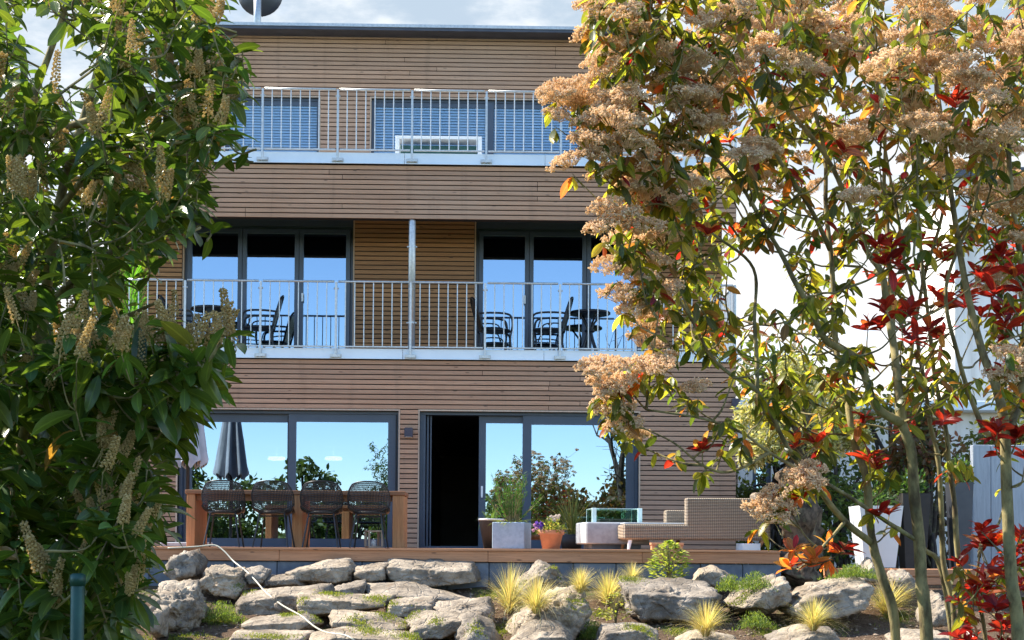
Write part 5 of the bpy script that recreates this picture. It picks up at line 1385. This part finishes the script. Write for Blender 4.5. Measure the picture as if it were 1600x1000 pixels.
def photinia():
    r = random.Random(202); base = Vector((2.0, 5.2, -1.62))
    t = thing('photinia_shrub', 'tall multi stemmed photinia with cream flower heads and red young leaves on the right', 'shrub', base); B = base; S_ = Stems()
    stems = [
     ([(1425,1400,5.1),(1402,1010,5.0),(1378,900,5.0),(1364,850,5.0),(1352,750,5.0),(1338,696,5.0),(1321,594,5.05),(1311,560,5.05),(1302,450,5.1),(1296,380,5.1),(1285,240,5.15),(1262,120,5.2),(1250,0,5.2)], 15, 5),
     ([(1364,850,5.0),(1321,815,4.95),(1270,750,4.9),(1226,689,4.85),(1182,611,4.8),(1144,587,4.8),(1110,555,4.8),(1080,500,4.8),(1060,450,4.8)], 10, 3),
     ([(1450,1400,5.0),(1447,1010,4.9),(1436,900,4.9),(1432,800,4.9),(1424,710,4.9),(1409,660,4.9),(1403,600,4.92),(1396,560,4.95),(1390,500,5.0),(1378,430,5.0),(1355,390,5.05),(1334,340,5.1),(1300,265,5.1),(1240,180,5.1),(1190,90,5.15)], 19, 6),
     ([(1409,662,4.9),(1372,635,4.88),(1341,562,4.85),(1290,531,4.8),(1262,480,4.78),(1243,440,4.75),(1226,402,4.75),(1195,350,4.75),(1150,280,4.75),(1080,225,4.7),(960,195,4.65)], 13, 4),
     ([(1434,845,4.92),(1426,842,4.9),(1338,784,4.8),(1270,744,4.75),(1202,706,4.7),(1161,676,4.65),(1100,655,4.6),(1010,640,4.55)], 7, 3),
     ([(1202,708,4.7),(1144,737,4.65),(1100,727,4.62),(1050,690,4.6),(985,660,4.6)], 5, 2),
     ([(1500,1400,5.3),(1508,1010,5.3),(1501,900,5.3),(1491,798,5.3),(1481,696,5.3),(1462,594,5.3),(1448,480,5.3),(1436,350,5.3),(1418,200,5.3),(1400,60,5.3)], 10, 4),
     ([(1470,1400,5.5),(1492,1010,5.5),(1474,866,5.5),(1467,730,5.5),(1454,662,5.5),(1443,594,5.5),(1425,470,5.5),(1400,330,5.5),(1375,180,5.5),(1360,30,5.5)], 9, 4),
     ([(1396,560,4.95),(1392,430,5.2),(1385,300,5.3),(1376,170,5.3),(1350,40,5.3)], 9, 4),
     ([(1520,1400,5.6),(1480,930,5.6),(1440,850,5.6),(1425,750,5.6),(1415,640,5.7),(1430,500,5.7),(1470,330,5.7),(1500,160,5.7),(1510,20,5.7)], 8, 4),
     ([(1296,390,5.1),(1265,320,5.0),(1210,240,4.9),(1170,150,4.9),(1110,90,4.85),(1030,60,4.8)], 7, 3),
     ([(1182,611,4.8),(1182,500,4.85),(1175,420,4.9),(1120,370,4.8),(1040,320,4.75),(985,330,4.7)], 6, 3),
     ([(1080,500,4.8),(1040,440,4.75),(1000,400,4.7),(965,385,4.7)], 5, 2),
     ([(1321,815,4.95),(1290,850,4.8),(1270,870,4.75),(1255,885,4.7)], 5, 2),
     ([(1270,750,4.9),(1235,770,4.8),(1200,790,4.7)], 4, 2)]
    for path, w0, w1 in stems:
        pts = catmull([U(*q) for q in path], 6); n = len(pts); rs = [.60*(w0*(1-(i/n)**.7)+w1*.8*(i/n)**.7)*path[0][2]/F for i in range(n)]
        rs = [q*(1+.20*noise.noise(Vector((i*.55, w0, 0)))) for i, q in enumerate(rs)]
        pts = [p+Vector((noise.noise(p*5), noise.noise(p*5+Vector((7,0,0))), 0))*.012 for p in pts]
        MB().tube([p-B for p in pts], rs, 12).build('stem', M_['bark'], t, True); S_.add(pts)
    # second shrub at the right edge
    base2 = Vector((2.75, 5.2, -1.62)); t2 = thing('photinia_shrub', 'dark stemmed red leaved photinia at the right edge', 'shrub', base2); S2 = Stems()
    for path, w0, w1 in (([(1600,1400,4.8),(1592,1010,4.8),(1580,900,4.8),(1573,764,4.8),(1569,662,4.8),(1555,600,4.8),(1535,550,4.85),(1510,450,4.9),(1490,330,5.0),(1470,180,5.0),(1450,40,5.0)], 17, 5),
            ([(1570,690,4.8),(1598,600,4.9),(1600,450,5.0),(1580,300,5.0),(1575,150,5.0),(1590,0,5.0)], 11, 5),
            ([(1569,662,4.8),(1545,680,5.0),(1520,630,5.1),(1498,560,5.1),(1478,450,5.1),(1520,330,5.1),(1545,200,5.1)], 8, 4),
            ([(1560,1300,5.3),(1540,1000,5.3),(1525,930,5.2),(1530,870,5.1)], 6, 3)):
        pts = catmull([U(*q) for q in path], 6); n = len(pts)
        MB().tube([p-base2 for p in pts], [.66*(w0*(1-i/n)+w1*.8*i/n)*path[0][2]/F for i in range(n)], 12).build('stem', M_['bark'], t2, True); S2.add(pts)
    G = [(.19,.20,.032),(.14,.155,.030),(.27,.26,.045),(.095,.115,.025),(.06,.085,.022),(.05,.075,.02)]; Rd = [(.20,.012,.018),(.14,.009,.015),(.24,.020,.020)]; Og = [(.40,.12,.04),(.34,.17,.06),(.36,.10,.05)]; Bz = [(.16,.075,.03),(.20,.11,.04)]
    pal = {'g': G, 'r': Rd, 'o': Og, 'z': Bz}; shapes = {}
    for k, (ln, wd, cu, fo) in {'a': (.074,.027,.35,.25), 'b': (.062,.025,.2,.35), 'c': (.082,.027,.6,.2)}.items():
        for nm in pal: shapes[k+nm] = leaf_kind(leaf_shape(ln, wd, cu, fo, .015, seg=6, seed=ord(k)), pal[nm], r, 'photinia')
    cor = corymbs(r); specs = {0: [], 1: []}; tw = {0: MB(), 1: MB()}; fl = {0: [], 1: []}
    crown = [(915,-80),(1660,-80),(1660,640),(1600,640),(1480,600),(1300,640),(1170,640),(1140,560),(1040,540),(1010,505),(985,440),(965,380),(975,300),(935,255),(945,215),(885,165),(890,140),(935,140),(955,100),(918,80),(915,-80)]
    gaps = [((1195,440),45),((1170,400),28),((1330,200),26),((1290,265),28),((1110,20),14),((1350,440),24),((1240,560),26),((1330,500),24),((1450,560),24),((1460,420),18),((1235,350),18),((1390,260),18),((1440,300),14),((1530,560),30),((1160,520),24),((1010,115),30),((960,35),16),((1060,270),14)]
    anchors = []
    tries = 0; n = 0
    while n < 880 and tries < 24000:
        tries += 1; u, v = r.uniform(860, 1650), r.uniform(-70, 640)
        if not inpoly(u, v, crown): continue
        if any((u-a)**2+(v-b)**2 < (w*1.0)**2 for (a, b), w in gaps) and r.random() < .95: continue
        if v > 330 and u > 1150 and r.random() < .08: continue
        if u < 1060: Y = r.uniform(4.45, 5.0)
        else: Y = r.uniform(4.5, 6.0)
        pf = .62 if v < 330 else (.6 if u < 1080 else .12)
        if u > 1480 and v > 320: pf = .3
        rp = .04 if v < 330 else .06
        if 1350 < u < 1620 and 370 < v < 540: rp = .8; pf = .1
        anchors.append((u, v, Y, pf, rp)); n += 1
    for k, (u, v, w, c, pf, rp, Y0) in enumerate(((960,615,45,5,.9,.1,4.55),(1010,580,45,5,.9,.1,4.55),(965,655,36,3,.8,.2,4.6),(1060,625,60,5,.6,.1,4.6),(1150,650,50,5,.3,.25,4.65),(1205,780,40,5,.9,.1,4.7),(1240,750,30,3,.8,.3,4.75),(1290,860,30,4,.1,.9,4.7),(1250,880,22,3,.0,.9,4.65),
            (1120,700,60,4,.1,.15,4.65),(1270,700,50,8,.6,.12,4.9),(1320,660,50,8,.5,.15,5),(1200,650,50,5,.6,.1,5),(1350,720,40,6,.2,.3,5),(1390,730,30,3,0,.15,5),(1380,820,30,4,0,.3,4.9),(1440,650,40,5,.1,.2,5.2),(1500,720,30,4,0,.2,5.3),(1230,590,50,8,.4,.2,4.9),(1330,580,60,5,.2,.12,5),(1450,540,50,4,.1,.3,5.1))):
        for _ in range(c): anchors.append((u+r.gauss(0,w*.5), v+r.gauss(0,w*.4), Y0+r.uniform(-.1,.2), pf, rp))
    for _ in range(70): anchors.append((r.uniform(1490,1640), r.uniform(830,1030), r.uniform(4.8,5.4), 0, .75))
    for _ in range(9): anchors.append((r.uniform(1545,1640), r.uniform(640,740), r.uniform(4.6,5.0), .1, .9))
    for (u, v, Y, pf, rp) in anchors:
        w = 1 if (u > 1535 or (u > 1480 and v > 780)) else 0
        tip = U(u, v, Y); st = (S2 if w else S_).near(tip, .05); BB = base2 if w else B
        d = tip-st
        mid = st.lerp(tip, .5)+Vector((0,0,-.10*d.length))+rdir(r)*.07*d.length
        path = catmull([st, st.lerp(mid, .5)+rdir(r)*.04*d.length, mid, tip], 4); n = len(path)
        tw[w].tube([p-BB for p in path], [.0050*min(1.3, .5+d.length)*(1-.75*i/n)+.001 for i in range(n)], 5, False); (S2 if w else S_).add(path[2:-1])
        ax = ((path[-1]-path[-3]).normalized()*.6+Vector((0,-.15,.75))+rdir(r)*.25).normalized()
        red = r.random() < rp; flower = r.random() < pf and not (red and rp > .5)
        if flower:
            fl[w].append((tip, ax))
            if r.random() < .55: fl[w].append((tip+rdir(r)*.07, (ax+rdir(r)*.5).normalized()))
        nl = r.randint(6, 10) if not red else r.randint(8, 12)
        for j in range(nl):
            a = j*2.4+r.random()*.6; side = Matrix.Rotation(a, 3, ax) @ ax.orthogonal().normalized()
            if red: ld = ax*r.uniform(.2,.9)+side*r.uniform(.6,1); c = 'r' if r.random() < (.92 if u > 1330 else .7) else 'o'; p = tip+ax*r.uniform(-.01,.02)
            else:
                ld = side+ax*r.uniform(-.3,.4)+Vector((0,0,-r.uniform(.2,1.1))); q_ = r.random(); c = 'g' if q_ < .84 else ('z' if q_ < .93 else ('o' if q_ < .97 else 'r')); p = path[-1-(j % 4)] if n > 5 else tip
            if rp == .9 and u < 1310: c = 'o' if r.random() < .8 else c
            k = r.choice('abc')+c; sz = r.uniform(.65,1.1)
            specs[w].append((aim(p, ld, Vector((0,0,1))+rdir(r)*.6, r.uniform(-.5,.5), sz), k, vary(r.choice(pal[c]), r, .25), .09*sz))
    for (u, v, Y) in ((875,140,4.6),(905,150,4.6),(868,178,4.6),(935,100,4.6),(960,110,4.62),(985,85,4.65),(940,150,4.6),(955,180,4.6),(930,190,4.58),(975,200,4.62),(915,235,4.55),(935,250,4.55),(900,260,4.55),(950,280,4.6),(985,290,4.62),(1010,260,4.65),(945,320,4.58),(970,345,4.6),(945,365,4.55),(1000,360,4.62),(965,420,4.58),(995,440,4.6),(1020,410,4.65),(975,470,4.6),(1000,495,4.6),(1040,470,4.65),(935,10,4.7),(960,25,4.7),(1000,55,4.7),(1060,130,4.65),(1090,150,4.65),(1130,130,4.7),(1100,100,4.7),(1150,110,4.7),(1180,100,4.7),(1210,90,4.75),(1070,180,4.65),(1110,190,4.65),(1290,50,4.8),(1330,70,4.8),(1400,60,4.9),(1480,40,4.9),(1540,80,4.8),(1580,60,4.8),(1550,150,4.9),(1450,190,4.9),(1480,200,4.9),(1570,210,4.8),(1340,220,4.9),(945,605,4.5),(975,612,4.5),(1005,575,4.5),(1030,580,4.5),(955,650,4.55),(975,670,4.55),(1085,610,4.6),(1200,790,4.68),(1225,775,4.68),(1245,760,4.7),(1190,805,4.68),(1260,740,4.75),(1540,345,4.8),(1580,335,4.8),(1590,375,4.8),(1290,80,4.9)):
        p = U(u+r.uniform(-6,6), v+14+r.uniform(-5,5), Y); w = 0 if u < 1535 else 1; BB = base2 if w else B
        st = (S2 if w else S_).near(p, .05); mid = st.lerp(p, .5)+Vector((0,0,-.08*(p-st).length)); tw[w].tube([q-BB for q in catmull([st, mid, p], 5)], [.004-.00028*i for i in range(11)], 5, False)
        fl[w].append((p, (Vector((r.uniform(-.5,.3),-.35,.85))).normalized(), 1))
        for j in range(4):
            a = r.uniform(0,6.3); c = 'g' if r.random() < .88 else 'o'
            specs[w].append((aim(p+Vector((0,0,-.01)), (math.cos(a), math.sin(a), -r.uniform(.3,1.2)), Vector((0,0,1))+rdir(r)*.6, 0, r.uniform(.7,1.1)), r.choice('abc')+c, vary(r.choice(pal[c]), r, .25), .09))
    for w, tt, BB in ((0, t, B), (1, t2, base2)):
        fl[w].sort(key=lambda q: (flower_rank(q[0]) if len(q) == 2 else -1))
        for i, (p, d, *_) in enumerate(fl[w][:300]):
            sc = r.uniform(.75, 1.18); link('flower_cluster', cor[i % 8], tt, aim(p-BB, d, rdir(r)) @ Matrix.Rotation(-PI/2, 4, 'X') @ Matrix.Diagonal((sc,sc,sc*.95,1)))
        tag(tw[w].build('twigs', M_['bark'], tt), kind='stuff'); emit_leaves(tt, specs[w], shapes, M_['photinia'], 'foliage')
    print('flowers', len(fl[0]), len(fl[1]), 'leaves', len(specs[0]), len(specs[1]))
photinia()
